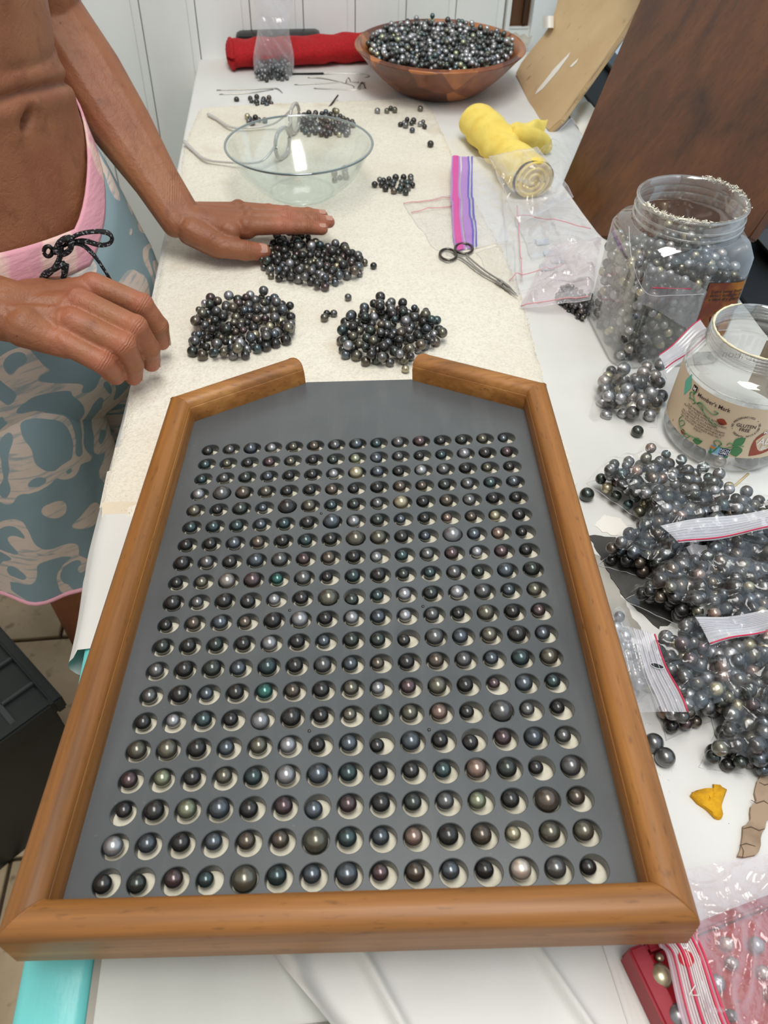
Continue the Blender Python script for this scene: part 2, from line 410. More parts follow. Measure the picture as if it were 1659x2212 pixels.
b = m.node_tree.nodes['Principled BSDF']; b.inputs['Base Color'].default_value = rgba((190, 204, 216)); b.inputs['Roughness'].default_value = .1
b.inputs['Emission Color'].default_value = rgba((178, 200, 220)); b.inputs['Emission Strength'].default_value = .75
bar('pane', (XW+.004, -.55, .018), (XW+.008, 1.86, .95), m, wi, 0)

# ------------------------------------------------------------------ table
XL = -.187; XT = -.144
t = empty('table', (.2, .8, FZ)); tag(t, 'long table with a white painted top and a turquoise edge board on its left side', 'table')
bm = bmesh.new(); add_box(bm, (XT+.0015, -.06, -.03), (.505, 1.70, -.0005), .0012); bm_obj('table_top', bm, M_white, t, angle=40)
bm = bmesh.new(); add_box(bm, (XL, -.06, -.075), (XT-.003, 1.66, .0015), .006); o = bm_obj('edge_board', bm, M_teal, t, angle=50); o['label'] = 'turquoise painted edge board'
bm = bmesh.new(); add_box(bm, (XT-.003, -.06, -.02), (XT+.0015, 1.7, -.003)); bm_obj('joint_filler', bm, mat('filler', (168, 160, 150), .9), t, smooth=False)
for x, y in ((XL+.05, .0), (.46, .0), (XL+.05, 1.6), (.46, 1.6)):
    bm = bmesh.new(); add_box(bm, (x-.03, y-.03, FZ), (x+.03, y+.03, -.03), .004); bm_obj('leg', bm, M_teal, t, angle=40)
a = P(608, 2210, .002); b_ = P(712, 2203, .002)
bm = bmesh.new(); add_box(bm, (a.x, a.y-.006, -.0004), (b_.x+.01, a.y-.0014, .0006), .0001); bm_obj('metal_strip', bm, M_steel, t, angle=40)

# tablecloth over the far part of the table
def cloth_long():
    nu, nv = 70, 190
    x0, x1, y0, y1 = XL-.004, .511, .338, 1.725
    def fn(s, t):
        yn = y0-.40*max(0, min(1, (s-.52)/.03))
        y = yn+(y1-yn)*t
        # s<0.1 hangs over the left edge, rest lies flat
        if s < .13:
            k = s/.13
            drop = (1-k)*.05*(1.0 if t > .06 else .9)
            bulge = .004+.020*sin(pi*min(1, (1-k)*1.1))*(.35+.65*np.clip((.9-y)/.45, 0, 1)) * (.8+.5*float(vn(y*11, 3)))
            x = x0+.012*k - bulge*(1-k)**.5
            z = .0022-drop*(1-k)**.3
            if k > .72: z = .0022-.004*(1-k)
        else:
            k = (s-.13)/.87
            x = x0+.012+(x1-x0-.012)*k
            z = .0022
        w = .0016*float(vn(x*22, y*16))+.0012*float(vn(x*60+y*30, y*14))
        rid = max(0., 1-abs(x-.30-.02*sin(y*8))*60)*.0025*(y < 1.0)
        z += w + rid
        if t > .965:            # tucked down at the wall
            z -= .01*(t-.965)/.035
        if t > .93 and s < .13: # loose corner
            x -= .014*(t-.93)/.07*(1-s/.13); z -= .01*(t-.93)/.07*(1-s/.13)
        return (x, y, z)
    me = grid_mesh('tablecloth', fn, nu, nv)
    o = link('tablecloth', me, M_cloth)
    tag(o, 'large white cotton tablecloth draped over the far part of the table', 'cloth')
    return o
cloth_long()
# near cloth, rumpled, bottom right
def cloth_near():
    c = [P(560, 2030), P(1560, 1960), P(1700, 2330), P(740, 2330)]
    def fn(s, t):
        # left border is curved like the photo
        xl = P(560+(150*t**.8 if t > 0 else 0)+60*t*t, 2030+260*t); xr = P(1560+80*t, 1960+330*t)
        p = xl.lerp(xr, s)
        x, y = p.x, p.y
        z = .0015+.0015*float(vn(x*40, y*30))
        def ridge(x0, k, w, h):
            d = (x-(x0+k*(y-.12)))/w; return h*math.exp(-d*d)
        z += ridge(-.035, -.45, .006, .011)+ridge(-.052, -.95, .008, .017)+ridge(.004, -.5, .004, .009)+ridge(.10, -.5, .0035, .007)
        z -= ridge(-.045, -.7, .004, .004)
        z = max(z, .0012)
        return (x, y, z)
    o = link('cloth', grid_mesh('cloth', fn, 130, 60), M_cloth)
    tag(o, 'rumpled white cloth on the bare table below the near end of the wooden tray', 'cloth')
cloth_near()

# terry towel
TOW = [P(u, v, .004) for u, v in ((432, 236), (560, 226), (700, 222), (840, 216), (880, 212), (915, 222), (940, 250), (965, 310), (1005, 395), (1050, 480), (1085, 540), (1118, 610), (1140, 690), (1160, 770), (1190, 880), (1222, 980), (1243, 1055), (1180, 1090), (900, 1110), (600, 1110), (400, 1116), (300, 1118), (221, 1090), (228, 1040), (262, 950), (278, 890), (292, 830), (318, 700), (335, 640), (352, 560), (372, 470), (388, 400), (396, 330), (410, 285))]
TOWP = [(p.x, p.y) for p in TOW]
def towel():
    xs = np.linspace(-.24, .30, 150); ys = np.linspace(.46, 1.50, 270)
    X, Y = np.meshgrid(xs, ys)
    ins = poly_in(X, Y, TOWP); d = poly_dist(X, Y, TOWP)
    Z = .0052+.0012*vn(X*30, Y*30)+.0011*vn(X*120, Y*120)+.001*vn(X*260, Y*260)
    ed = np.clip(d/.006, 0, 1); Z = .0030+(Z-.0030)*np.sqrt(ed)
    # the far-left lip hangs over the table edge a little
    over = np.clip((XL-.004-X)/.03, 0, 1); Z -= over*.012
    idx = -np.ones(X.shape, int); V = []
    keep = ins | (d < .004)
    # pull outside verts to the outline
    for j in range(X.shape[0]):
        for i in range(X.shape[1]):
            if keep[j, i]:
                idx[j, i] = len(V); V.append((X[j, i], Y[j, i], Z[j, i] if ins[j, i] else .0028-over[j, i]*.012))
    F = []
    for j in range(X.shape[0]-1):
        for i in range(X.shape[1]-1):
            q = (idx[j, i], idx[j, i+1], idx[j+1, i+1], idx[j+1, i])
            if min(q) >= 0: F.append(q)
    o = link('towel', newmesh('towel', V, F, True), M_towel)
    tag(o, 'worn off-white terry towel spread under the loose pearl piles and the tray', 'towel')
    # loops of pile, thicker along the left edge
    V = []; F = []
    n = 26000
    px = rng.uniform(-.24, .30, n*3); py = rng.uniform(.46, 1.5, n*3)
    dd = poly_dist(px, py, TOWP); ii = poly_in(px, py, TOWP)
    w = ii & ((dd < .008) | (rng.random(n*3) < .38)) & (py > .47)
    px, py, dd = px[w][:n], py[w][:n], dd[w][:n]
    for x, y, d1 in zip(px, py, dd):
        L = .0035 if d1 < .008 else .0018
        z = .0045-max(0, min(1, (XL-.004-x)/.03))*.012
        an = rng.uniform(0, 2*pi); dx, dy = cos(an), sin(an)
        tx, ty = x+rng.normal(0, L*.5), y+rng.normal(0, L*.5)
        k = len(V)
        V += [(x-dy*.00035, y+dx*.00035, z), (x+dy*.00035, y-dx*.00035, z), (tx, ty, z+L*rng.uniform(.6, 1.1))]
        F.append((k, k+1, k+2))
    po = link('pile_loops', newmesh('pile_loops', V, F), M_towel, o); po['kind'] = 'stuff'
    # folded lower layer at the near left corner
    def fn(s, t):
        a = P(226, 1092, .001); b = P(300, 1112, .001)
        x = a.x+(b.x-a.x+.16)*s; y = a.y-.003-.012*t - .01*s
        return (x, y, .006*(1-t)+.0015+.001*sin(s*20))
    fo = link('folded_hem', grid_mesh('folded_hem', fn, 30, 6), mat('towel_hem', (222, 208, 184), .95, bump=(300, .4, .001)), o)
towel()

# ------------------------------------------------------------------ pearls
def sphere_mesh(name, seg=28, rings=18):
    bm = bmesh.new(); bmesh.ops.create_uvsphere(bm, u_segments=seg, v_segments=rings, radius=1)
    me = bpy.data.meshes.new(name); bm.to_mesh(me); bm.free(); me.shade_smooth(); return me
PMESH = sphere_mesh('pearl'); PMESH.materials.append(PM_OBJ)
bm = bmesh.new(); bmesh.ops.create_icosphere(bm, subdivisions=2, radius=1)
ICO_V = np.array([v.co[:] for v in bm.verts]); ICO_F = np.array([[v.index for v in f.verts] for f in bm.faces]); bm.free()
bm = bmesh.new(); bmesh.ops.create_icosphere(bm, subdivisions=3, radius=1)
ICO3_V = np.array([v.co[:] for v in bm.verts]); ICO3_F = np.array([[v.index for v in f.verts] for f in bm.faces]); bm.free()
PALW = 'kkkkkkkkkkgggbbmmmmmtsswwyyrc'
def pearl_stuff(name, pts, label, pal=PALW, bright=1.0, hi=False, parent=None, cat='pearls', group=None):
    """pts: n x 4 array (x, y, z, r) joined into one mesh with a colour per pearl"""
    IV, IF = (ICO3_V, ICO3_F) if hi else (ICO_V, ICO_F)
    n = len(pts); nv = len(IV); nf = len(IF)
    sq = 1+rng.normal(0, .02, (n, 1, 3))
    V = (IV[None]*pts[:, None, 3:4]*sq+pts[:, None, :3]).reshape(-1, 3)
    F = (IF[None]+(np.arange(n)*nv)[:, None, None]).reshape(-1, 3)
    me = bpy.data.meshes.new(name)
    me.vertices.add(len(V)); me.vertices.foreach_set('co', V.astype(np.float32).ravel())
    me.loops.add(len(F)*3); me.loops.foreach_set('vertex_index', F.astype(np.int32).ravel())
    me.polygons.add(len(F)); me.polygons.foreach_set('loop_start', np.arange(0, len(F)*3, 3, dtype=np.int32))
    me.update(calc_edges=True); me.shade_smooth()
    ca = me.color_attributes.new('Col', 'FLOAT_COLOR', 'POINT')
    cols = np.array([lin(PC[pal[int(k)]]) for k in rng.integers(0, len(pal), n)])*bright*rng.uniform(.75, 1.25, (n, 1))
    C = np.ones((len(V), 4), np.float32); C[:, :3] = np.clip(np.repeat(cols, nv, 0), 0, 1)
    ca.data.foreach_set('color', C.ravel())
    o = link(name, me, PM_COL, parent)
    if parent is None: tag(o, label, cat, group, 'stuff')
    else: o['kind'] = 'stuff'
    return o
def heap(n, sampler, rmin=.004, rmax=.006, k=14, base=lambda x, y: 0., bias=0., ztop=None):
    pts = np.zeros((0, 4))
    for i in range(n):
        r = rng.uniform(rmin, rmax); best = None
        for _ in range(k):
            x, y = sampler(r)
            z = base(x, y)+r
            if len(pts):
                d2 = (pts[:, 0]-x)**2+(pts[:, 1]-y)**2; s = pts[:, 3]+r; m = d2 < s*s
                if m.any(): z = max(z, float((pts[m, 2]+np.sqrt(s[m]**2-d2[m])).max()))
            if best is None or z < best[2]: best = (x, y, z, r)
        if ztop is not None and best[2] > ztop(best[0], best[1]): continue
        pts = np.vstack([pts, best])
    return pts
def in_poly_sampler(poly):
    xs = [p[0] for p in poly]; ys = [p[1] for p in poly]
    def f(r):
        for _ in range(40):
            x = rng.uniform(min(xs), max(xs)); y = rng.uniform(min(ys), max(ys))
            if poly_in(np.array([x]), np.array([y]), poly)[0]: return x, y
        return x, y
    return f
# three big piles on the towel
def pix_poly(l, z=.006): return [tuple(P(u, v, z))[:2] for u, v in l]
TZ = .0066
PILES = [
 ('pearl_pile', [(565, 565), (590, 530), (640, 515), (690, 540), (745, 545), (790, 570), (785, 600), (735, 615), (700, 632), (650, 618), (600, 612), (572, 600)], 125, 'loose pile of dark pearls on the towel beneath the flat left hand'),
 ('pearl_pile', [(410, 765), (425, 710), (440, 660), (480, 665), (530, 645), (600, 655), (632, 680), (632, 735), (615, 755), (570, 765), (540, 778), (480, 780), (425, 782)], 132, 'loose pile of dark pearls on the towel beside the curled right hand, left of the others'),
 ('pearl_pile', [(732, 745), (745, 705), (790, 672), (850, 660), (900, 680), (950, 715), (955, 745), (900, 775), (890, 790), (840, 795), (790, 793), (745, 778)], 132, 'loose pile of dark pearls on the towel touching the right end piece of the tray')]
for nm, pl, n, lb in PILES:
    poly = pix_poly(pl)
    pts = heap(n, in_poly_sampler(poly), .0039, .0060, k=26); pts[:, 2] += TZ
    pearl_stuff(nm, pts, lb, hi=True)
# small clusters
SMALL = [
 ([(535, 212), (550, 203), (585, 210), (588, 225), (560, 232), (538, 226)], 12, 'k', 'a dozen small dark pearls on the white cloth below the steel picks', .0025),
 ([(530, 252), (560, 252), (575, 262), (532, 268)], 7, 'k', 'few pearls behind the left side of the glass bowl rim', TZ),
 ([(648, 262), (660, 245), (700, 240), (730, 248), (765, 262), (760, 290), (735, 293), (690, 294), (652, 288)], 62, 'k', 'pearl pile seen through and beyond the far rim of the glass bowl', TZ),
 ([(812, 236), (850, 232), (856, 240), (815, 242)], 4, 'k', 'row of four pearls at the far edge of the towel below the wooden bowl', TZ),
 ([(862, 268), (875, 258), (915, 258), (922, 275), (890, 282)], 10, 'm', 'cluster of ten larger grey pearls near the far right corner of the towel', TZ),
 ([(800, 398), (830, 388), (890, 380), (895, 405), (880, 420), (850, 415)], 21, 'k', 'triangular cluster of pearls on the towel right of the glass bowl', TZ),
 ([(712, 378), (745, 365), (750, 382), (725, 392)], 6, 'k', 'few pearls behind the right side of the glass bowl', TZ)]
for pl, n, c, lb, z in SMALL:
    poly = pix_poly(pl, z+.004)
    pts = heap(n, in_poly_sampler(poly), .0039, .0052, k=30); pts[:, 2] += z
    pearl_stuff('pearl_cluster', pts, lb, hi=True, cat='pearls')
# strays, one thing each
def one_pearl(loc, d, c, label, group, squash=1):
    o = bpy.data.objects.new('pearl', PMESH); COL.objects.link(o)
    o.location = loc; o.scale = (d/2, d/2, d/2*squash); j = rng.uniform(.85, 1.15)
    o.color = (*[min(1, x*j) for x in lin(PC[c])], 1); tag(o, label, 'pearl', group)
    return o
STRAY = [(807, 574, .0085, 'k', 'single dark pearl rolled off right of the pile under the hand', TZ),
 (752, 642, .0085, 'm', 'single grey pearl on the towel below the pile under the hand', TZ),
 (701, 686, .0095, 'y', 'olive pearl, lower left of the three pearls between the piles', TZ),
 (706, 677, .008, 'k', 'dark pearl, uppermost of the three pearls between the piles', TZ),
 (721, 677, .0085, 'm', 'grey pearl, right one of the three pearls between the piles', TZ),
 (930, 311, .0105, 'k', 'lone dark pearl near the right edge of the towel below the yellow cloth', TZ),
 (908, 235, .0098, 'y', 'lone olive pearl at the far right corner of the towel', TZ),
 (511, 215, .0095, 'k', 'lone dark pearl left of the small cluster on the white cloth', .0025),
 (1377, 932, .0118, 'g', 'lone dark green pearl beside the bag of pale pearls', .003),
 (1268, 1068, .0128, 'g', 'dark green pearl on the cloth between the tray and the biggest bag', .003),
 (876, 797, .0085, 'c', 'pale green-gold pearl at the foot of the right pile beside the tray', TZ)]
for u, v, d, c, lb, z in STRAY:
    p = P(u, v, z+d/2); one_pearl(p, d, c, lb, 'stray pearls lying on their own')

# ------------------------------------------------------------------ the sorting tray
TR = Matrix([[0.9947746, 0.08812659, -0.05154796, 0.01742087],
             [-0.08493805, 0.99451208, 0.06108394, 0.32827526],
             [0.05664818, -0.05638637, 0.99680066, -0.45124802+CH],
             [0, 0, 0, 1]])
PX, PYT = .019, .019745
HR = .0078; HD = -.0078
GRID = ["3k 3m 5b 3s 3y 3w 4m 4b 3t 4m 4r 3k 4g 4y 2b", "3t 2y 3k 3r 3y 3k 3g 3l 4b 3m 2k 3t 4s 4k 4r",
 "3t 3m 4g 3b 3k 3k 3s 5c 4b 3k 4s 4m 4k 3y 3k", "4s 6m 5w 4y 3k 3k 4w 3k 4k 4w 3w 4g 4m 4t 4b",
 "4y 3k 5g 2b 6k 4y 3t 3g 3m 5c 4k 4w 4m 4k 3k", "4t 4t 4t 3b 4t 4k 6b 4s 4g 2b 3k 2o 3w 3c 4k",
 "4k 4k 4b 4w 4k 4t 4k 6y 5y 4k 2b 6s 4b 4o 2k", "5k 4m 4k 5b 5m 4r 4w 4k 3s 3t 4m 4r 3s 4r 3k",
 "3k 3y 5p 5r 3T 5m 2k 4t 4k 3g 3t 4m 3g 5b 5g", "5k 3m 5k 4k 3s 4k 6y 4g 3t 4s 4g 4s 5m 3b 4y",
 "3k 4w 4b 3w 5k 5s 4k 4s 4b 3s 4m 3k 5y 4k 3r", "4g 4k 4g 4k 4s 4k 3b 4g 4g 3k 5m 4b 4y 5k 4b",
 "4m 5k 5g 4b 5t 4k 5m 4b 3w 4k 4w 4m 3b 5t 5y", "4m 5k 3b 4k 4T 4w 4k 4y 3s 4r 5y 4k 2r 5b 3t",
 "4k 3s 4t 3k 5s 5k 4k 3y 5g 4y 4o 3k 6m 3m 3k", "5y 5y 5k 4b 4y 4s 4k 4b 3k 5b 4k 4k 4r 5b 3m",
 "4r 4l 4k 4y 4t 5s 5b 4t 4k 4k 4t 5o 5g 3k 5m", "3k 5k 5l 5b 4k 4r 4b 4r 4k 4g 4m 4l 4k 6w 4w",
 "5s 4b 4k 4b 4w 4w 6y 4t 4b 4o 5k 5w 3c 5y 5y", "4k 4g 4r 3t 6y 4t 4b 5b 3r 4w 4b 4k 5P 5m 3k"]
def tray():
    t = empty('sorting_tray'); t.matrix_world = TR
    tag(t, 'five-sided wooden sorting tray with a grey panel of holes holding pearls', 'tray')
    def part(name, me, m):
        o = bpy.data.objects.new(name, me); COL.objects.link(o); o.parent = t
        if not me.materials: me.materials.append(m)
        return o
    # floor outline of the grey panel
    out = [(-.156, -.206), (.156, -.206), (.157, .2305), (.0515, .2855), (-.0515, .2885), (-.1565, .2335)]
    gx0, gx1 = -7.5*PX, 7.5*PX; gy1, gy0 = 10*PYT, -10*PYT
    V = []; F = []; NS = 32
    def addv(x, y, z): V.append((x, y, z)); return len(V)-1
    # cells with a hole each
    sq = []
    for k in range(NS):
        a = 2*pi*k/NS; c, s = cos(a), sin(a); m = max(abs(c), abs(s)); sq.append((c/m, s/m))
    for r in range(20):
        for c in range(15):
            cx, cy = (c-7)*PX, (9.5-r)*PYT
            o_ = [addv(cx+sq[k][0]*PX/2, cy+sq[k][1]*PYT/2, 0) for k in range(NS)]
            b0 = [addv(cx+(HR+.0004)*cos(2*pi*k/NS), cy+(HR+.0004)*sin(2*pi*k/NS), 0) for k in range(NS)]
            b1 = [addv(cx+HR*cos(2*pi*k/NS), cy+HR*sin(2*pi*k/NS), -.0005) for k in range(NS)]
            b2 = [addv(cx+HR*cos(2*pi*k/NS), cy+HR*sin(2*pi*k/NS), HD) for k in range(NS)]
            for k in range(NS):
                j = (k+1) % NS
                F += [(o_[k], o_[j], b0[j], b0[k]), (b0[k], b0[j], b1[j], b1[k]), (b1[k], b1[j], b2[j], b2[k])]
    # margin around the grid
    g = [addv(gx0, gy0, 0), addv(gx1, gy0, 0), addv(gx1, gy1, 0), addv(gx0, gy1, 0)]
    q = [addv(x, y, 0) for x, y in out]
    F += [(q[0], q[1], g[1], g[0]), (q[1], q[2], g[2], g[1]), (q[2], q[3], g[2]), (q[3], q[4], g[3], g[2]), (q[4], q[5], g[3]), (q[5], q[0], g[0], g[3])]
    lo = [addv(x, y, HD) for x, y in out]
    for i in range(6):
        j = (i+1) % 6; F.append((q[i], lo[i], lo[j], q[j]))
    me = newmesh('pearl_panel', V, F, False)
    part('pearl_panel', me, M_panel)['label'] = 'grey panel drilled with fifteen by twenty round holes'
    me = newmesh('backing', [(x, y, z) for z in (HD-.0001, -.0128) for x, y in out], [tuple(range(6)), tuple(reversed(range(6, 12)))]+[(i, (i+1) % 6, 6+(i+1) % 6, 6+i) for i in range(6)])
    part('backing', me, M_felt)['label'] = 'cream backing board seen at the bottom of the holes'
    # tiny screws
    for (c, r) in ((4.55, 9.55), (9.6, 9.6), (5.6, 14.5), (9.55, 14.6), (5.5, 4.5)):
        bm = bmesh.new(); bmesh.ops.create_cone(bm, cap_ends=True, segments=12, radius1=.0011, radius2=.0009, depth=.0006)
        o = part('screw', bm_obj('screw_tmp', bm, M_dsteel).data, M_dsteel)
        bpy.data.objects.remove(bpy.data.objects['screw_tmp']); o.location = ((c-7)*PX, (9.5-r)*PYT, .0004)
    # rails: rounded profile swept between mitred corners
    prof = []      # (offset outward from the inner face, height)
    w = .0212
    prof += [(0, -.013), (0, .0125), (.0008, .0150)]
    for k in range(9):
        a = pi - k/8*pi
        prof.append((w/2+.0005+(w/2-.0006)*cos(a), .0152+.0078*sin(a)**.85))
    prof += [(w, .0135), (w, -.0125), (w-.0012, -.0150), (.001, -.0150)]
    def rail(name, p, q, dp, dq, m, roundp=False, roundq=False):
        """p,q inner corners; dp,dq outer offset vectors for the unit offset"""
        p, q, dp, dq = Vector(p), Vector(q), Vector(dp), Vector(dq)
        V = []; F = []; n = len(prof); NSG = 12
        along = (q-p).normalized()
        for i in range(NSG+1):
            f = i/NSG
            for (o_, h) in prof:
                a = p+dp*o_; b = q+dq*o_
                x = a.lerp(b, f)
                hh = h
                if roundp or roundq:
                    # rounded nose: pull the outer/top side back
                    e = f if roundp else 1-f
                    L = (q-p).length*e
                V.append((x.x, x.y, hh))
        for i in range(NSG):
            for k in range(n):
                j = (k+1) % n
                F.append((i*n+k, i*n+j, (i+1)*n+j, (i+1)*n+k))
        F.append(tuple(range(n))); F.append(tuple(reversed([NSG*n+k for k in range(n)])))
        me = newmesh(name, V, F, True); me.set_sharp_from_angle(angle=radians(32))
        return me
    yB = -.2003; xI = .1545
    A = Vector((-xI, .2310)); B = Vector((-xI, yB)); C_ = Vector((xI, yB)); D = Vector((xI, .2280)); E_ = Vector((.0530, .2838)); F_ = Vector((-.0530, .2866))
    def miter(n1, n2): v = Vector(n1)+Vector(n2); return v/ (v.dot(Vector(n1)))
    nL = Vector((-1, 0)); nB = Vector((0, -1)); nR = Vector((1, 0))
    dFA = (F_-A).normalized(); nFL = Vector((-dFA.y, dFA.x)); dDE = (E_-D).normalized(); nFR = Vector((dDE.y, -dDE.x))
    if nFL.y < 0: nFL = -nFL
    if nFR.y < 0: nFR = -nFR
    def finish(name, me, m, endn=None, endp=None):
        # round the vertical outer corners / free noses by softening in plan
        o = part(name, me, m)
        bv = o.modifiers.new('soft', 'BEVEL'); bv.width = .0012; bv.segments = 2; bv.limit_method = 'ANGLE'; bv.angle_limit = radians(50)
        return o
    def to3(v): return (v.x, v.y, 0)
    finish('side_rail', rail('side_rail', A, B, miter(nL, nFL), miter(nL, nB), M_wy), M_wy)
    finish('side_rail', rail('side_rail', C_, D, miter(nB, nR), miter(nR, nFR), M_wy), M_wy)
    finish('front_rail', rail('front_rail', B, C_, miter(nL, nB), miter(nB, nR), M_wx), M_wx)
    def nose(me, free, along, nrm):
        # round the free end in plan: the further outward a vertex, the more it is pulled back
        for v in me.vertices:
            p = Vector((v.co.x, v.co.y)); L = (free-p).dot(along); off = (p-free).dot(nrm)
            if L < .012:
                f = min(1, max(0, off/w))
                pull = .013*(1-sqrt(max(0, 1-f*f*.96)))*(1-max(0, L)/.05)
                v.co.x -= along.x*pull; v.co.y -= along.y*pull
    me = rail('end_rail', F_, A, nFL, miter(nL, nFL), M_wx); nose(me, F_, dFA, nFL); finish('end_rail', me, M_wx)
    me = rail('end_rail', D, E_, miter(nR, nFR), nFR, M_wx); nose(me, E_, dDE, nFR); finish('end_rail', me, M_wx)
    return t
tray()
ORD = ['first', 'second', 'third', 'fourth', 'fifth', 'sixth', 'seventh', 'eighth', 'ninth', 'tenth', 'eleventh', 'twelfth', 'thirteenth', 'fourteenth', 'fifteenth', 'sixteenth', 'seventeenth', 'eighteenth', 'nineteenth', 'twentieth']
SZ = {'1': 'tiny', '2': 'tiny', '3': 'small', '4': 'medium', '5': 'large', '6': 'huge'}
for r, line in enumerate(GRID):
    for c, code in enumerate(line.split()):
        d = PD[code[0]]*rng.uniform(.96, 1.04); rad = d/2
        cx, cy = (c-7)*PX, (9.5-r)*PYT
        floor = HD
        # pearl rolls to the far left of its hole and leans on the wall
        room = max(0, HR-rad) if rad < .0068+0 else 0
        if floor+rad > 0: room = max(0, HR - sqrt(max(0, rad*rad-(floor+rad)**2)))
        an = radians(128+rng.normal(0, 9)); room *= .96
        if rng.random() < .05: an = radians(180+rng.normal(0, 15))
        p = TR @ Vector((cx+cos(an)*room, cy+sin(an)*room, floor+rad))
        rr = ORD[r] if r < 10 else ORD[19-r]
        end = 'far' if r < 10 else 'near'
        cc = ORD[c] if c < 8 else ORD[14-c]
        side = 'left' if c < 8 else 'right'
        one_pearl(p, d, code[1], f"{SZ[code[0]]} {PCW[code[1]]} pearl, {rr} row from {end} tray end, {cc} hole from {side}", 'pearls sorted into the holes of the tray', squash=rng.uniform(.97, 1.02))
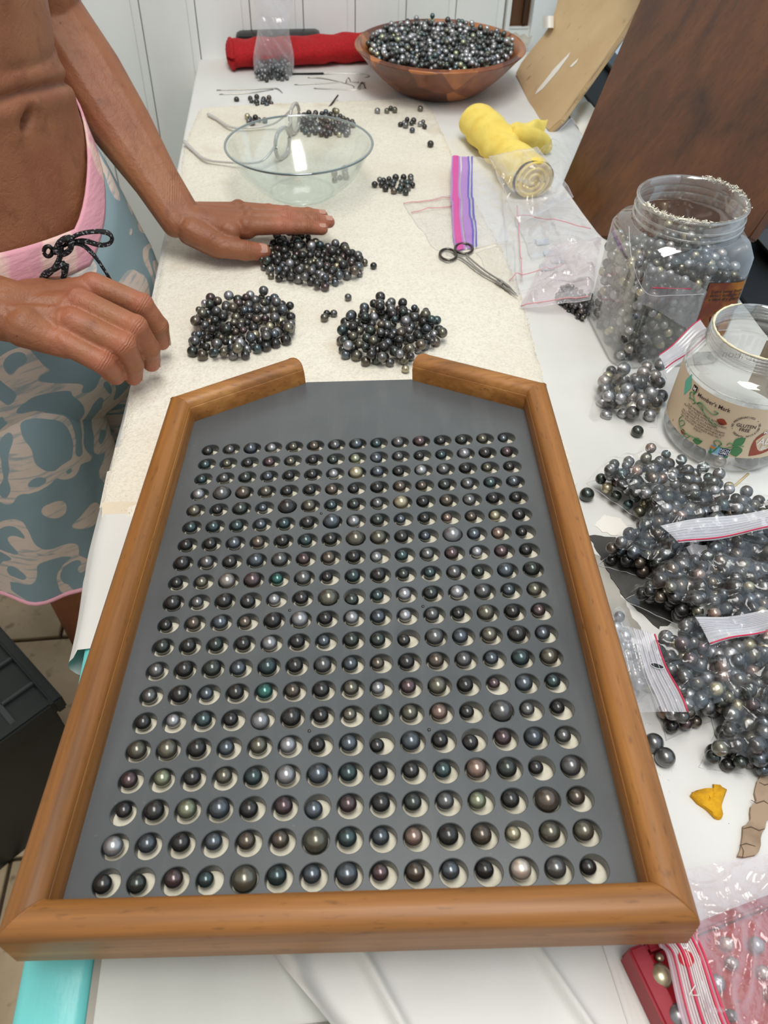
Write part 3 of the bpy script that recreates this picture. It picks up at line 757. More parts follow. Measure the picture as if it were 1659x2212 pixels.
#@@PART2@@
# ------------------------------------------------------------------ bags of pearls
def film_obj(name, me, m, parent): return link(name, me, m, parent)
def bag(label, quad, n, z0=.002, rr=(.0042, .0056), zip_edge=None, zipw=.014, pal=PALW, bright=1., film=None, layers=3.2, margin=.035, red=True,
        plabel=None, nu=64, lift=0., group='zip bags full of pearls on the right', wr=.0012, fill=(0, 1, 0, 1), k=10, zlift=.004, cat='bag'):
    """quad: four (u, v, z) picture points in order; zip_edge = index of the edge with the zip band"""
    film = film or M_film
    c = [P(u, v, z) for u, v, z in quad]
    cen = sum(c, Vector())/4
    root = empty('zip_bag', (cen.x, cen.y, z0)); tag(root, label, cat, group)
    def bl(s, t): return (c[0].lerp(c[1], s)).lerp(c[3].lerp(c[2], s), t)
    # patch parameters: edge 0 = c0-c1 (t=0), 1 = c1-c2 (s=1), 2 = c2-c3 (t=1), 3 = c3-c0 (s=0)
    def base(x, y): return 0.
    pts = np.zeros((0, 4)); XY = []
    s0, s1, t0, t1 = fill
    def samp(r):
        for _ in range(30):
            s, t = rng.random(), rng.random()
            e = ((s-.5)*2)**4+((t-.5)*2)**4
            if e < 1.3: break
        s = s0+(s1-s0)*(margin+(1-2*margin)*s); t = t0+(t1-t0)*(margin+(1-2*margin)*t)
        p = bl(s, t); samp.st = (s, t); return p.x, p.y
    def top(x, y): return .5
    pts = heap(n, samp, rr[0], rr[1], k=k)
    if len(pts):
        hmax = rr[1]*2*layers
        pts = pts[pts[:, 2] < hmax]
        pts[:, 2] += z0
    # film: dilated and relaxed pearl tops
    xs = np.linspace(0, 1, nu); Sg, Tg = np.meshgrid(xs, xs)
    X = (c[0].x*(1-Sg)+c[1].x*Sg)*(1-Tg)+(c[3].x*(1-Sg)+c[2].x*Sg)*Tg
    Y = (c[0].y*(1-Sg)+c[1].y*Sg)*(1-Tg)+(c[3].y*(1-Sg)+c[2].y*Sg)*Tg
    Z = np.full(X.shape, z0+.0006)
    for p in pts:
        d2 = (X-p[0])**2+(Y-p[1])**2; R = p[3]+.0022; m = d2 < R*R
        Z[m] = np.maximum(Z[m], p[2]+np.sqrt(R*R-d2[m]))
    raw = Z.copy()
    for it in range(60):
        Zp = np.pad(Z, 1, mode='edge')
        Z = .5*Z+.125*(Zp[2:, 1:-1]+Zp[:-2, 1:-1]+Zp[1:-1, 2:]+Zp[1:-1, :-2])
        Z = np.maximum(Z, raw-.0006)
    for it in range(4):
        Zp = np.pad(Z, 1, mode='edge'); Z = .5*Z+.125*(Zp[2:, 1:-1]+Zp[:-2, 1:-1]+Zp[1:-1, 2:]+Zp[1:-1, :-2])
    o1 = rng.random()*40
    ridge = np.zeros_like(Z)
    for q in range(4):
        an = rng.uniform(0, pi); f = rng.uniform(45, 110)
        ph = (X*cos(an)+Y*sin(an))*f+2.2*vn(X*30+o1, Y*30+q*7)
        ridge += np.maximum(0, 1-np.abs(np.mod(ph, 2)-1)*5)*np.clip(vn(X*18+q*5, Y*18+o1)*2.4-1.0, 0, 1)
    e = np.minimum(np.minimum(Sg, 1-Sg), np.minimum(Tg, 1-Tg)); et = np.clip(e/.05, 0, 1)
    Z = Z+(ridge*wr*1.6+wr*vn(X*70, Y*70))*et + lift*np.sin(pi*Sg)*np.sin(pi*Tg)
    V = [(X[j, i], Y[j, i], Z[j, i]) for j in range(nu) for i in range(nu)]
    F = [(j*nu+i, j*nu+i+1, (j+1)*nu+i+1, (j+1)*nu+i) for j in range(nu-1) for i in range(nu-1)]
    film_obj('bag_film', newmesh('bag_film', V, F, True), film, root)
    me = newmesh('back_film', [(p.x, p.y, z0+.0003) for p in c], [(3, 2, 1, 0)]); film_obj('back_film', me, film, root)
    # welded seam round the edge
    ed = []
    for a, b in ((0, 1), (1, 2), (2, 3), (3, 0)):
        for i in range(12):
            f = i/12; p = c[a].lerp(c[b], f); ed.append((p.x+rng.normal(0, .0002), p.y+rng.normal(0, .0002), z0+.0012+.0006*sin(i*2.1)))
    link('seam', tube_mesh('seam', ed, .00028, 5, closed=True), M_zip, root)
    if zip_edge is not None:
        a, b = c[zip_edge], c[(zip_edge+1) % 4]
        out = ((a+b)/2-cen); out -= (b-a).normalized()*out.dot((b-a).normalized()); out.z = 0; out.normalize()
        zb = [z0+zlift, z0+zlift]
        def zp(s, t):
            p = a.lerp(b, s)+out*(zipw*t)
            zz = z0+.0012+zlift*sin(pi*min(1, t*.9+.1))+.0014*sin(s*9+t)+(.0004 if int(t*18) % 2 else 0)
            return (p.x, p.y, zz)
        zo = link('zip_band', grid_mesh('zip_band', zp, 24, 20, False), M_zip, root); zo['label'] = 'ribbed white zip band'
        for q in (.30, .42, .54, .66, .78):
            link('zip_rib', tube_mesh('zip_rib', [Vector(zp(i/16, q))+Vector((0, 0, .0004)) for i in range(17)], .00032, 5), M_zip, zo)
        if red:
            ln = link('red_line', tube_mesh('red_line', [Vector(zp(i/20, .93))+Vector((0, 0, .0005)) for i in range(21)], .00055, 5), M_redline, zo); ln['label'] = 'thin red line on the zip band'
    if n:
        pearl_stuff('bagged_pearls', pts, plabel or ('pearls inside the '+label)[:70], pal, bright, hi=True)
    return root
DARK = 'kkkkkkkkkggbmmyww'
MIX = 'kkkkmmmmmsssbtggyywcro'
# biggest bag, top of the heap
bag('biggest bag of mixed grey pearls lying topmost on the right below the almond jar', [(1262, 1056, .004), (1400, 1012, .004), (1690, 1142, .008), (1432, 1158, .010)], 440, .010, zip_edge=2, zipw=.016, pal=MIX, bright=1.05, layers=2.4, nu=90, plabel='mixed grey pearls inside the biggest top bag', zlift=.006)
bag('dark pearl bag half hidden under the biggest bag, nearest the tray rail', [(1290, 1222, .003), (1400, 1135, .003), (1560, 1160, .003), (1440, 1262, .003)], 230, .003, zip_edge=1, zipw=.012, pal=DARK, bright=.85, layers=2.4, red=False, plabel='dark pearls inside the bag nearest the tray rail')
bag('dark pearl bag at the right frame edge directly under the biggest zip band', [(1475, 1180, .004), (1600, 1135, .004), (1760, 1260, .004), (1560, 1310, .004)], 290, .003, pal=DARK, layers=2.8, plabel='dark pearls in the bag under the biggest zip band')
bag('long bag of dark pearls lying across the middle of the heap', [(1345, 1305, .004), (1470, 1235, .004), (1760, 1310, .004), (1560, 1405, .004)], 400, .008, zip_edge=1, zipw=.014, pal=DARK+'co', bright=1.1, layers=2.8, nu=90, plabel='dark pearls inside the long middle bag')
bag('lower bag of mixed pearls beside the ribbed zip band with the punched hole', [(1380, 1430, .004), (1500, 1370, .004), (1620, 1520, .004), (1440, 1600, .004)], 260, .004, pal=MIX, bright=1.0, layers=2.9, plabel='mixed pearls in the bag with the punched zip')
bag('large crumpled bag at the right frame edge in the lower heap', [(1500, 1400, .006), (1720, 1340, .006), (1760, 1560, .006), (1545, 1580, .006)], 320, .005, pal=MIX, bright=.9, film=M_film, layers=2.9, nu=80, wr=.003, plabel='pearls inside the large crumpled bag')
bag('bag of dark pearls lowest on the right, above the yellow scrap', [(1508, 1660, .003), (1560, 1545, .003), (1760, 1560, .003), (1700, 1690, .003)], 250, .003, pal=DARK+'m', bright=1.1, layers=2.6, plabel='dark pearls in the lowest bag')
bag('pale bag of pearls half under the right rail of the tray', [(1250, 1395, .003), (1330, 1330, .003), (1420, 1480, .003), (1330, 1560, .003)], 40, .003, pal='ssmpc', bright=1.1, film=M_filmw, layers=1.5, plabel='pale pearls in the bag half under the tray')
bag('nearly empty bag with two grey pearls beside the tray rail', [(1350, 1560, .003), (1450, 1560, .003), (1450, 1690, .003), (1370, 1640, .003)], 0, .002)
one_pearl(P(1412, 1605, .008), .0135, 'm', 'large grey pearl, upper of two in the nearly empty bag', 'two pearls in the nearly empty bag')
one_pearl(P(1437, 1636, .008), .0135, 'm', 'large rosy grey pearl, lower of two in the nearly empty bag', 'two pearls in the nearly empty bag')
bag('small bag of large pale and silver pearls left of the almond jar', [(1266, 915, .003), (1300, 808, .003), (1432, 812, .003), (1418, 925, .003)], 88, .002, rr=(.0052, .0072), pal='ppcsssmmmwPkk', bright=1.15, layers=1.9, group='', margin=.08, plabel='large pale and silver pearls inside the small bag')
one_pearl(P(1405, 842, .016), .0138, 'k', 'dark pearl, left of the pair at the corner of the pale bag', 'dark pearls at the pale bag')
one_pearl(P(1428, 856, .014), .0138, 'k', 'dark pearl, right of the pair at the corner of the pale bag', 'dark pearls at the pale bag')
bag('tiny bag of little dark pearls left of the big jar', [(1195, 655, .003), (1215, 632, .003), (1285, 655, .003), (1262, 705, .003)], 90, .002, rr=(.0026, .0033), pal=DARK, layers=2.5, group='', plabel='little dark pearls inside the tiny bag')
# loose zip band with a punched hole over the rail-side bag
def zip_flap(name, label, q, m=M_zip, red=((0, 1),), rib=14, hole=False, wav=.002, parent=None, group=None, lines=M_redline):
    c = [P(*x) for x in q]
    root = empty(name, tuple(sum(c, Vector())/4)); tag(root, label, 'bag', group)
    def f(s, t):
        p = c[0].lerp(c[1], s).lerp(c[3].lerp(c[2], s), t)
        return (p.x, p.y, p.z+wav*sin(s*7+t*2)+(.0004 if int(t*rib*2) % 2 else 0))
    if hole:
        link('clear_flap', grid_mesh('clear_flap', lambda s, t: f(s, t*.5), 20, 14), M_filmw, root)
        link('zip_band', grid_mesh('zip_band', lambda s, t: f(s, .5+t*.5), 26, rib*2+1, False), m, root)
    else: link('zip_band', grid_mesh('zip_band', f, 26, max(8, rib*2+1), False), m, root)
    for k in range(rib):
        tt = .45+.5*k/rib
        link('zip_rib', tube_mesh('zip_rib', [Vector(f(i/14, tt))+Vector((0, 0, .0005)) for i in range(15)], .00025, 4), m, root)
    for tt in red:
        ln = link('red_line', tube_mesh('red_line', [Vector(f(i/20, tt[1]))+Vector((0, 0, .0007)) for i in range(21)], .00055, 5), lines, root)
    if hole:
        p = Vector(f(.42, .80)); r_ = tube_mesh('hole_rim', [p+Vector((.0042*cos(a), .0022*sin(a)-.0015*cos(a), .0012)) for a in np.linspace(0, 2*pi, 17)[:-1]], .0003, 5, closed=True)
        link('hole_rim', r_, M_zip, root)
        bm = bmesh.new(); bmesh.ops.create_circle(bm, cap_ends=True, segments=18, radius=1)
        for v in bm.verts: v.co = p+Vector((.0040*v.co.x, .0020*v.co.y-.0014*v.co.x, .0010))
        bm_obj('punched_hole', bm, M_black, root)
    return root
zip_flap('zip_band_flap', 'ribbed zip band with a punched oval hole resting on the lower bags', [(1318, 1345, .040), (1372, 1542, .040), (1484, 1540, .042), (1412, 1374, .042)], rib=9, hole=True, red=((0, 1),))
zip_flap('zip_band_flap', 'white ribbed zip band with a red line along the biggest bag', [(1426, 1136, .046), (1700, 1092, .046), (1700, 1138, .046), (1464, 1176, .046)], rib=8, red=((0, .95),))
zip_flap('zip_band_flap', 'folded clear zip end sticking up from the dark bag nearest the tray rail', [(1482, 1182, .030), (1545, 1170, .030), (1538, 1240, .026), (1512, 1250, .016)], rib=3, red=())
zip_flap('zip_band_flap', 'zip band with a black mark draped between the two jars', [(1512, 690, .075), (1422, 770, .055), (1440, 808, .05), (1535, 735, .07)], rib=7, red=((0, .02), (0, .8)))
zip_flap('zip_band_flap', 'ribbed zip band of the long middle bag at the right frame edge', [(1534, 1394, .042), (1700, 1352, .042), (1700, 1316, .042), (1500, 1336, .042)], rib=7, red=((0, .04),))

# ------------------------------------------------------------------ crumpled clear bags in the middle
def sheet(label, q, m, h=.008, f=26, name='clear_bag', nu=46, red=None, group='empty clear bags in the middle', seed=0, z0=.0035, rid=1.):
    c = [P(*x) for x in q]
    root = empty(name, (sum(p.x for p in c)/4, sum(p.y for p in c)/4, z0)); tag(root, label, 'bag', group)
    def hh(x, y):
        r = 0
        for k in range(3):
            an = seed*1.3+k*1.1; ph = (x*cos(an)+y*sin(an))*(f*1.6)+3*float(vn(x*18+seed, y*18+k*9))
            r += max(0, 1-abs(ph % 2-1)*2.6)
        return h*(.35*float(vn(x*f+seed*3, y*f))+.5*rid*r*float(vn(x*9+seed, y*9+5)))
    def fn(s, t):
        p = c[0].lerp(c[1], s).lerp(c[3].lerp(c[2], s), t)
        w = .0035*(float(vn(s*6+seed, t*6))-.5)
        e = min(1, 8*min(s, 1-s, t, 1-t)+.25)
        return (p.x+w, p.y+w, max(z0, p.z)+hh(p.x, p.y)*e)
    link('bag_film', grid_mesh('bag_film', fn, nu, nu), m, root)
    ed = [fn(i/20, 0) for i in range(20)]+[fn(1, i/20) for i in range(20)]+[fn(1-i/20, 1) for i in range(20)]+[fn(0, 1-i/20) for i in range(20)]
    link('seam', tube_mesh('seam', ed, .0003, 5, closed=True), M_zip, root)
    for (s0, t0, s1, t1) in (red or []):
        link('red_line', tube_mesh('red_line', [Vector(fn(s0+(s1-s0)*i/20, t0+(t1-t0)*i/20))+Vector((0, 0, .0006)) for i in range(21)], .0006, 5), M_rl2, root)
    return root, fn
M_rl2 = mat('pale_red_line', (232, 160, 168), .4)
TT = .008
sheet('clear bag with two faint red lines lying on the towel left of the magenta zip', [(872, 440, TT), (985, 420, TT), (1000, 560, TT), (940, 540, TT)], M_film, .004, red=[(0, .0, 1, .06), (.03, .22, 1, .2)], seed=1, z0=TT)
root, fn = sheet('freezer bag with a magenta and lilac zip standing up near the scissors', [(982, 338, .03), (1080, 345, .02), (1098, 520, TT), (988, 545, TT)], M_filmw, .005, seed=2, name='freezer_bag', z0=TT)
def strip(s0, s1, m, name, lbl=None, dz=.0012):
    def g(s, t):
        p = Vector(fn(s0+(s1-s0)*s, t)); return (p.x-.004*sin(pi*t)*(1 if t < .5 else .6), p.y, p.z+dz)
    o = link(name, grid_mesh(name, g, 5, 40), m, root)
    if lbl: o['label'] = lbl
strip(-.05, .14, M_lilac, 'zip_strip', 'lilac zip strip'); strip(-.02, .10, M_pink, 'zip_strip', 'magenta zip strip', .002)
strip(.17, .30, M_lilac, 'zip_strip', 'lilac zip strip', .0012); strip(.30, .335, M_blue, 'zip_strip', 'violet blue zip strip', .002); strip(.37, .40, M_blue, 'zip_strip', 'violet blue zip strip', .002)
sheet('clear bag wrapped over the lower end of the yellow cloth roll', [(1058, 338, .062), (1160, 318, .062), (1240, 425, .03), (1120, 485, .014)], M_filmw, .008, seed=3, z0=.012)
sheet('tall crumpled clear bag between the yellow roll and the brown board', [(1150, 345, .02), (1235, 255, .03), (1262, 300, .005), (1200, 420, .01)], M_film, .014, seed=4)
sheet('clear bag with red line on its edge in front of the brown board', [(1110, 470, .006), (1215, 410, .012), (1300, 520, .012), (1150, 560, .006)], M_filmw, .012, seed=5, red=[(.05, .02, .95, .8)])
sheet('clear bag holding small white packets under the scissors tip side', [(1085, 430, .006), (1180, 440, .008), (1240, 590, .012), (1100, 640, .006)], M_film, .010, seed=6, red=[(.3, .1, .2, .9), (0, .88, .9, .9)])
sheet('rosy crumpled bag lying against the left side of the big jar', [(1190, 530, .012), (1300, 515, .035), (1275, 650, .03), (1120, 668, .006)], M_filmp, .016, seed=7, red=[(.02, .97, .98, .97)])
sheet('small flat clear bag below the magenta zip on the towel', [(1030, 545, TT), (1110, 520, TT), (1120, 640, .006), (1060, 600, TT)], M_film, .004, seed=8, z0=TT)
for i, (u, v) in enumerate(((1172, 520), (1190, 545), (1182, 575), (1205, 560))):
    bm = bmesh.new(); p = P(u, v, .008); add_box(bm, (p.x-.009, p.y-.006, .0045), (p.x+.009, p.y+.006, .0085), .0018)
    tag(bm_obj('packet', bm, mat('packet_white', (206, 212, 220), .6) if i == 0 else MATS['packet_white']), ('farthest small packet in the clear bag by the scissors', 'second farthest packet in the clear bag by the scissors', 'left packet nearest the scissors tip in the clear bag', 'right packet nearest the rosy bag in the clear bag')[i], 'packet', 'small packets inside the clear bag')

# ------------------------------------------------------------------ scissors
def scissors():
    z = TT+.003
    t = empty('scissors', tuple(P(1030, 580, TT))); tag(t, 'slim steel scissors with long shanks lying on the right edge of the towel', 'scissors')
    def loop(c, ru, rv, rot=0):
        pts = []
        for k in range(28):
            a = 2*pi*k/28; u = c[0]+ru*cos(a)*cos(rot)-rv*sin(a)*sin(rot); v = c[1]+ru*cos(a)*sin(rot)+rv*sin(a)*cos(rot); pts.append(P(u, v, z))
        return pts
    link('finger_loop', tube_mesh('finger_loop', loop((968, 550), 18, 12, .15), .0017, 8, closed=True), M_dsteel, t)
    link('finger_loop', tube_mesh('finger_loop', loop((1002, 537), 19, 11, .05), .0017, 8, closed=True), M_dsteel, t)
    link('blade', tube_mesh('blade', smooth_path([P(984, 553, z), P(1000, 560, z), P(1040, 590, z), P(1078, 611, z), P(1100, 628, z), P(1119, 641, z)]), [.0013]*17+[.0019]*6+[.0017, .0014, .0011, .0008, .0006, .0004, .0003, .0003], 8, .7), M_steel, t)
    link('blade', tube_mesh('blade', smooth_path([P(1008, 549, z+.001), P(1014, 557, z+.001), P(1048, 585, z+.001), P(1084, 608, z+.001), P(1102, 622, z+.001), P(1119, 640, z)]), [.0013]*17+[.0018]*6+[.0016, .0013, .0010, .0008, .0006, .0004, .0003, .0003], 8, .7), M_steel, t)
    bm = bmesh.new(); bmesh.ops.create_cone(bm, cap_ends=True, segments=16, radius1=.002, radius2=.0018, depth=.002); bmesh.ops.translate(bm, verts=bm.verts, vec=P(1083, 611, z+.003)); bm_obj('pivot_screw', bm, M_steel, t, angle=40)
scissors()

# ------------------------------------------------------------------ glass bowl
def glass_bowl():
    c = (-.002, 1.088, TZ)
    t = empty('glass_bowl', c); tag(t, 'clear round glass bowl standing empty on the towel', 'bowl')
    R, H = .1005, .0665
    prof = [(0, .0006), (.044, .0006), (.050, .003), (.062, .012), (.078, .028), (.090, .046), (R-.0018, H), (R, H)]
    outer = [Vector((r, 0, z)) for r, z in prof[1:-1]]
    sp = smooth_path([(r, 0, z) for r, z in prof[1:]], 5)
    o = link('bowl_wall', lathe_mesh('bowl_wall', [(.0001, .0006)]+[(p.x, p.z) for p in sp], c), M_glass, t)
    o = link('bowl_wall', lathe_mesh('inner_wall', [(.0001, .0055), (.040, .0055)]+[(max(p.x-.003, .04), p.z+.0035*(1-p.z/H)) for p in sp[3:]], c), M_glass, t); o.name = 'inner_wall'
    link('base_ring', lathe_mesh('base_ring', [(.044+.0016*cos(a), .0016+.0014*sin(a)) for a in np.linspace(0, 2*pi, 9)[:-1]], c, closed=True), M_glass, t)
    o = link('rim', lathe_mesh('rim', [(R-.0005+.0017*cos(a), H+.0015*sin(a)) for a in np.linspace(0, 2*pi, 11)[:-1]], c, 96, closed=True), M_rimglass, t); o['label'] = 'rounded blue-grey glass rim'
glass_bowl()
# spectacles with clear frames behind the bowl
def spectacles():
    t = empty('spectacles', tuple(P(620, 320, TZ))); tag(t, 'pair of clear plastic spectacles lying behind the glass bowl', 'spectacles')
    z0 = TZ
    def lens(cx, cy, cz, w, h, rot):
        pts = []
        for k in range(30):
            a = 2*pi*k/30; q = abs(cos(a))**.8*(1 if cos(a) > 0 else -1)
            pts.append(Vector((cx+q*w*cos(rot), cy+q*w*sin(rot), cz+h*sin(a))))
        return pts
    A = P(607, 345, z0+.003); B = P(636, 290, z0+.003)
    d = radians(62)
    l1 = lens(A.x+.004, A.y+.012, z0+.0225, .0225, .0205, d); l2 = lens(B.x+.002, B.y+.012, z0+.0225, .0225, .0205, d+.15)
    link('rim', tube_mesh('rim', l1, .0030, 8, closed=True), M_frame, t); link('rim', tube_mesh('rim', l2, .0030, 8, closed=True), M_frame, t)
    for l in (l1, l2):
        me = newmesh('lens', l, [tuple(range(30))]); link('lens', me, M_glass, t)
    link('bridge', tube_mesh('bridge', smooth_path([l1[4], (l1[2]+l2[15])/2+Vector((.002, 0, .006)), l2[12]]), .002, 8), M_frame, t)
    link('temple', tube_mesh('temple', smooth_path([l1[14], P(560, 350, z0+.012), P(480, 350, z0+.006), P(442, 343, z0+.006), P(418, 325, z0+.004), P(398, 306, z0+.003)]), [.0022]*13+[.0026]*8+[.0034]*5, 8, .7), M_frame, t)
    link('temple', tube_mesh('temple', smooth_path([l2[10], P(590, 268, z0+.010), P(530, 276, z0+.006), P(497, 274, z0+.006), P(470, 258, z0+.004), P(450, 247, z0+.003)]), [.0022]*13+[.0026]*8+[.0034]*5, 8, .7), M_frame, t)
spectacles()

# ------------------------------------------------------------------ wooden bowl with pearls
def wood_bowl():
    c = (.254, 1.50, .003); R, H = .150, .070
    t = empty('wooden_bowl', c); tag(t, 'wide reddish wooden bowl heaped with small dark pearls at the far end', 'bowl')
    so = smooth_path([(.070, 0, 0), (.088, 0, .010), (.118, 0, .036), (.140, 0, .060), (R, 0, H)], 5)
    prof = [(.0001, 0)]+[(p.x, p.z) for p in so]+[(R-.0015, H+.002), (R-.006, H+.0005)]+[(max(.001, p.x-.008), p.z+.004) for p in reversed(so)]+[(.0001, .005)]
    def ex(n, b, tc):
        v = n.nodes.new('ShaderNodeTexVoronoi'); v.inputs['Scale'].default_value = 14
        mp = n.nodes.new('ShaderNodeMapping'); mp.inputs['Scale'].default_value = (1, 1, .6); n.links.new(tc.outputs['Object'], mp.inputs[0]); n.links.new(mp.outputs[0], v.inputs['Vector'])
        t2 = n.nodes.new('ShaderNodeTexNoise'); t2.inputs['Scale'].default_value = 30; t2.inputs['Detail'].default_value = 5; t2.inputs['Distortion'].default_value = 1.5
        mp2 = n.nodes.new('ShaderNodeMapping'); mp2.inputs['Scale'].default_value = (1, .25, 1); n.links.new(tc.outputs['Object'], mp2.inputs[0]); n.links.new(mp2.outputs[0], t2.inputs['Vector'])
        sx = n.nodes.new('ShaderNodeSeparateColor'); n.links.new(v.outputs['Color'], sx.inputs[0])
        ad = n.nodes.new('ShaderNodeMath'); ad.operation = 'MULTIPLY_ADD'; ad.inputs[1].default_value = .55; n.links.new(sx.outputs[0], ad.inputs[0])
        ml = n.nodes.new('ShaderNodeMath'); ml.operation = 'MULTIPLY'; ml.inputs[1].default_value = .5; n.links.new(t2.outputs[0], ml.inputs[0]); n.links.new(ml.outputs[0], ad.inputs[2])
        r = n.nodes.new('ShaderNodeValToRGB'); e = r.color_ramp.elements
        e[0].position = .2; e[0].color = rgba((74, 34, 18)); e[1].position = .75; e[1].color = rgba((186, 116, 64)); q = e.new(.45); q.color = rgba((128, 70, 40))
        n.links.new(ad.outputs[0], r.inputs[0]); n.links.new(r.outputs[0], b.inputs['Base Color'])
    m = mat('patchwork_wood', rough=.38, coat=.3, extra=ex)
    link('bowl_body', lathe_mesh('bowl_body', prof, c, 96), m, t)
    def samp(r):
        a = rng.uniform(0, 2*pi); q = sqrt(rng.random())*.126; return c[0]+q*cos(a), c[1]+q*sin(a)
    def base(x, y):
        rr_ = math.hypot(x-c[0], y-c[1]); q = rr_/.13; return .043+.014*(1-q*q)+max(0, rr_-.104)*.95
    pts = heap(1150, samp, .0042, .0054, k=9, base=base)
    pearl_stuff('pearl_heap', pts, 'heap of small dark pearls filling the wooden bowl', 'kkkkgggbbtmmmmmsssssyl', bright=1.45)
wood_bowl()

# ------------------------------------------------------------------ red cloth, phone, standing bag, metal tools
def red_roll():
    a = P(497, 150, .02); b = P(830, 135, .02)
    a = Vector((-.118, 1.632, 0)); b = Vector((.17, 1.66, 0))
    t = empty('red_cloth', tuple((a+b)/2)); tag(t, 'rolled bright red cloth lying along the wall left of the wooden bowl', 'cloth')
    ax = (b-a); L = ax.length; ax.normalize(); nr = Vector((-ax.y, ax.x, 0))
    def f(s, th):
        # spiral-ish flattened roll
        e = 1.0
        ry = .036*(1+.10*sin(s*5))*(1+.02*sin(th*3)); rz = .0225*(1+.18*max(0, s-.55))
        p = a+ax*(s*L)+nr*(ry*cos(th))+Vector((0, 0, .0035+rz+rz*sin(th)))
        d = .0018*float(vn(s*30, th*3))+.002*sin(s*34+3*cos(th))*float(vn(s*8, 3+th))
        return p+Vector((0, 0, d))
    V = []; F = []; ns, nt_ = 70, 40
    for i in range(ns):
        for k in range(nt_): V.append(f(i/(ns-1), 2*pi*k/nt_))
    for i in range(ns-1):
        for k in range(nt_): F.append((i*nt_+k, i*nt_+(k+1) % nt_, (i+1)*nt_+(k+1) % nt_, (i+1)*nt_+k))
    link('cloth_roll', newmesh('cloth_roll', V, F, True), M_red, t)
    # folded layers at the left end
    for q, (s, dz, dx) in enumerate(((1.0, 0, 0), (.82, .0, -.003), (.62, .001, -.005), (.4, .002, -.006))):
        pts = [a+ax*dx+nr*(.036*s*cos(an))+Vector((0, 0, .0035+.0225+.0225*s*sin(an))) for an in np.linspace(.3, 2*pi+.1, 26)]
        link('fold', tube_mesh('fold', pts, .0045, 8), M_red, t)
    def fn(s, th):
        p = a+ax*(.02+s*.25)+nr*(-.0365)+Vector((0, 0, .004+.034*th)); return (p.x, p.y-.001-.001*sin(s*20), p.z)
red_roll()
bm = bmesh.new(); add_box(bm, (-.112, 1.680, .003), (.052, 1.725, .044), .010)
for v in bm.verts: v.co.x += 0
o = bm_obj('black_case', bm, M_black, angle=40); tag(o, 'slim black rounded case leaning behind the red cloth by the wall', 'case')
bm = bmesh.new(); a = P(630, 158, .006); b = P(700, 160, .006); add_box(bm, (a.x-.05, a.y-.004, .003), (b.x, b.y+.008, .007), .0015)
o = bm_obj('black_bar', bm, M_black, angle=40); tag(o, 'flat black bar poking out from under the red cloth', 'bar')
def stand_bag():
    c = P(592, 180, .0); c.y += .03
    t = empty('zip_bag', (c.x, c.y, .003)); tag(t, 'small clear zip bag standing upright in front of the red cloth with pearls', 'bag')
    pts = heap(170, lambda r: (c.x+rng.normal(0, .015)*1.1, c.y+rng.normal(0, .011)), .0034, .0044, k=16)
    pts = pts[pts[:, 2] < .055]; pts = pts[np.abs(pts[:, 0]-c.x) < .031]; pts[:, 2] += .003
    pearl_stuff('bagged_pearls', pts, 'grey pearls inside the small standing bag', 'kmmmsbbg', 1.15)
    nu, nv = 40, 60
    def f(side):
        def g(s, t2):
            h = .003+.150*t2; w = .034-.004*t2+.004*sin(t2*9)
            th = .023*(1-min(1, t2/.62))**.6
            x = c.x+(s-.5)*2*w+.012*t2
            y = c.y+side*(th*(1-(2*s-1)**4)+.0004)+.012*t2*t2+.003*sin(t2*14+s*4)*t2
            z = h+.012*t2*(.5-s)*-1 + (.010 if t2 > .99 else 0)*0
            d = .002*max(0, 1-abs(((s*3+t2*5) % 1)-.5)*5)*side
            return (x, y+d, z-.018*(s-.5)*t2)
        return g
    link('bag_film', grid_mesh('bag_film', f(-1), nu, nv), M_filmw, t); link('bag_film', grid_mesh('bag_film', f(1), nu, nv), M_filmw, t)
    g = f(-1)
    for q in (.80, .83, .86, .89, .92): link('zip_rib', tube_mesh('zip_rib', [Vector(g(i/16, q)) for i in range(17)], .0005, 5), M_zip, t)
    link('red_line', tube_mesh('red_line', [Vector(g(-.08+i/16*1.16, 1.0))+Vector((0, 0, .004)) for i in range(17)], .0007, 5), M_rl2, t)
stand_bag()
def tool(label, pts, r=.0011, m=M_steel, name='metal_pick', tip=None):
    o = link(name, tube_mesh(name, smooth_path([P(*p) for p in pts], 5), r, 6), m); tag(o, label, 'tool', 'thin steel tools on the white cloth'); return o
tool('long steel pick with a hooked right end, upper of the left pair', [(468, 195, .004), (540, 193, .004), (585, 191, .005), (600, 192, .005), (610, 201, .004)])
tool('straight steel pick, lower of the left pair', [(474, 204, .004), (540, 201, .004), (590, 194, .004)])
tool('steel pick running right from the black handle to the wooden bowl', [(690, 159, .005), (740, 159, .004), (785, 160, .004), (798, 165, .004), (788, 168, .004)])
tool('long steel pick crossing behind the others from the standing bag', [(636, 183, .004), (700, 180, .004), (745, 178, .004), (775, 178, .005)])
tool('steel pick with an angled tip crossing to lower right', [(665, 168, .004), (700, 170, .004), (758, 184, .004), (764, 190, .004)])
tool('lowest steel pick with bent wire tip', [(678, 191, .004), (730, 193, .004), (772, 194, .004), (780, 182, .010), (788, 178, .006)])
tool('small bent wire hook standing between the picks', [(746, 180, .004), (752, 168, .012), (758, 178, .004)])
tool('bent wire hook with two legs at the right of the picks', [(772, 193, .004), (782, 178, .012), (790, 192, .004)], m=M_dsteel)
tool('short dark steel rod leaning at the far edge of the towel', [(710, 233, .006), (730, 206, .012)], .0016, M_dsteel, 'metal_rod')

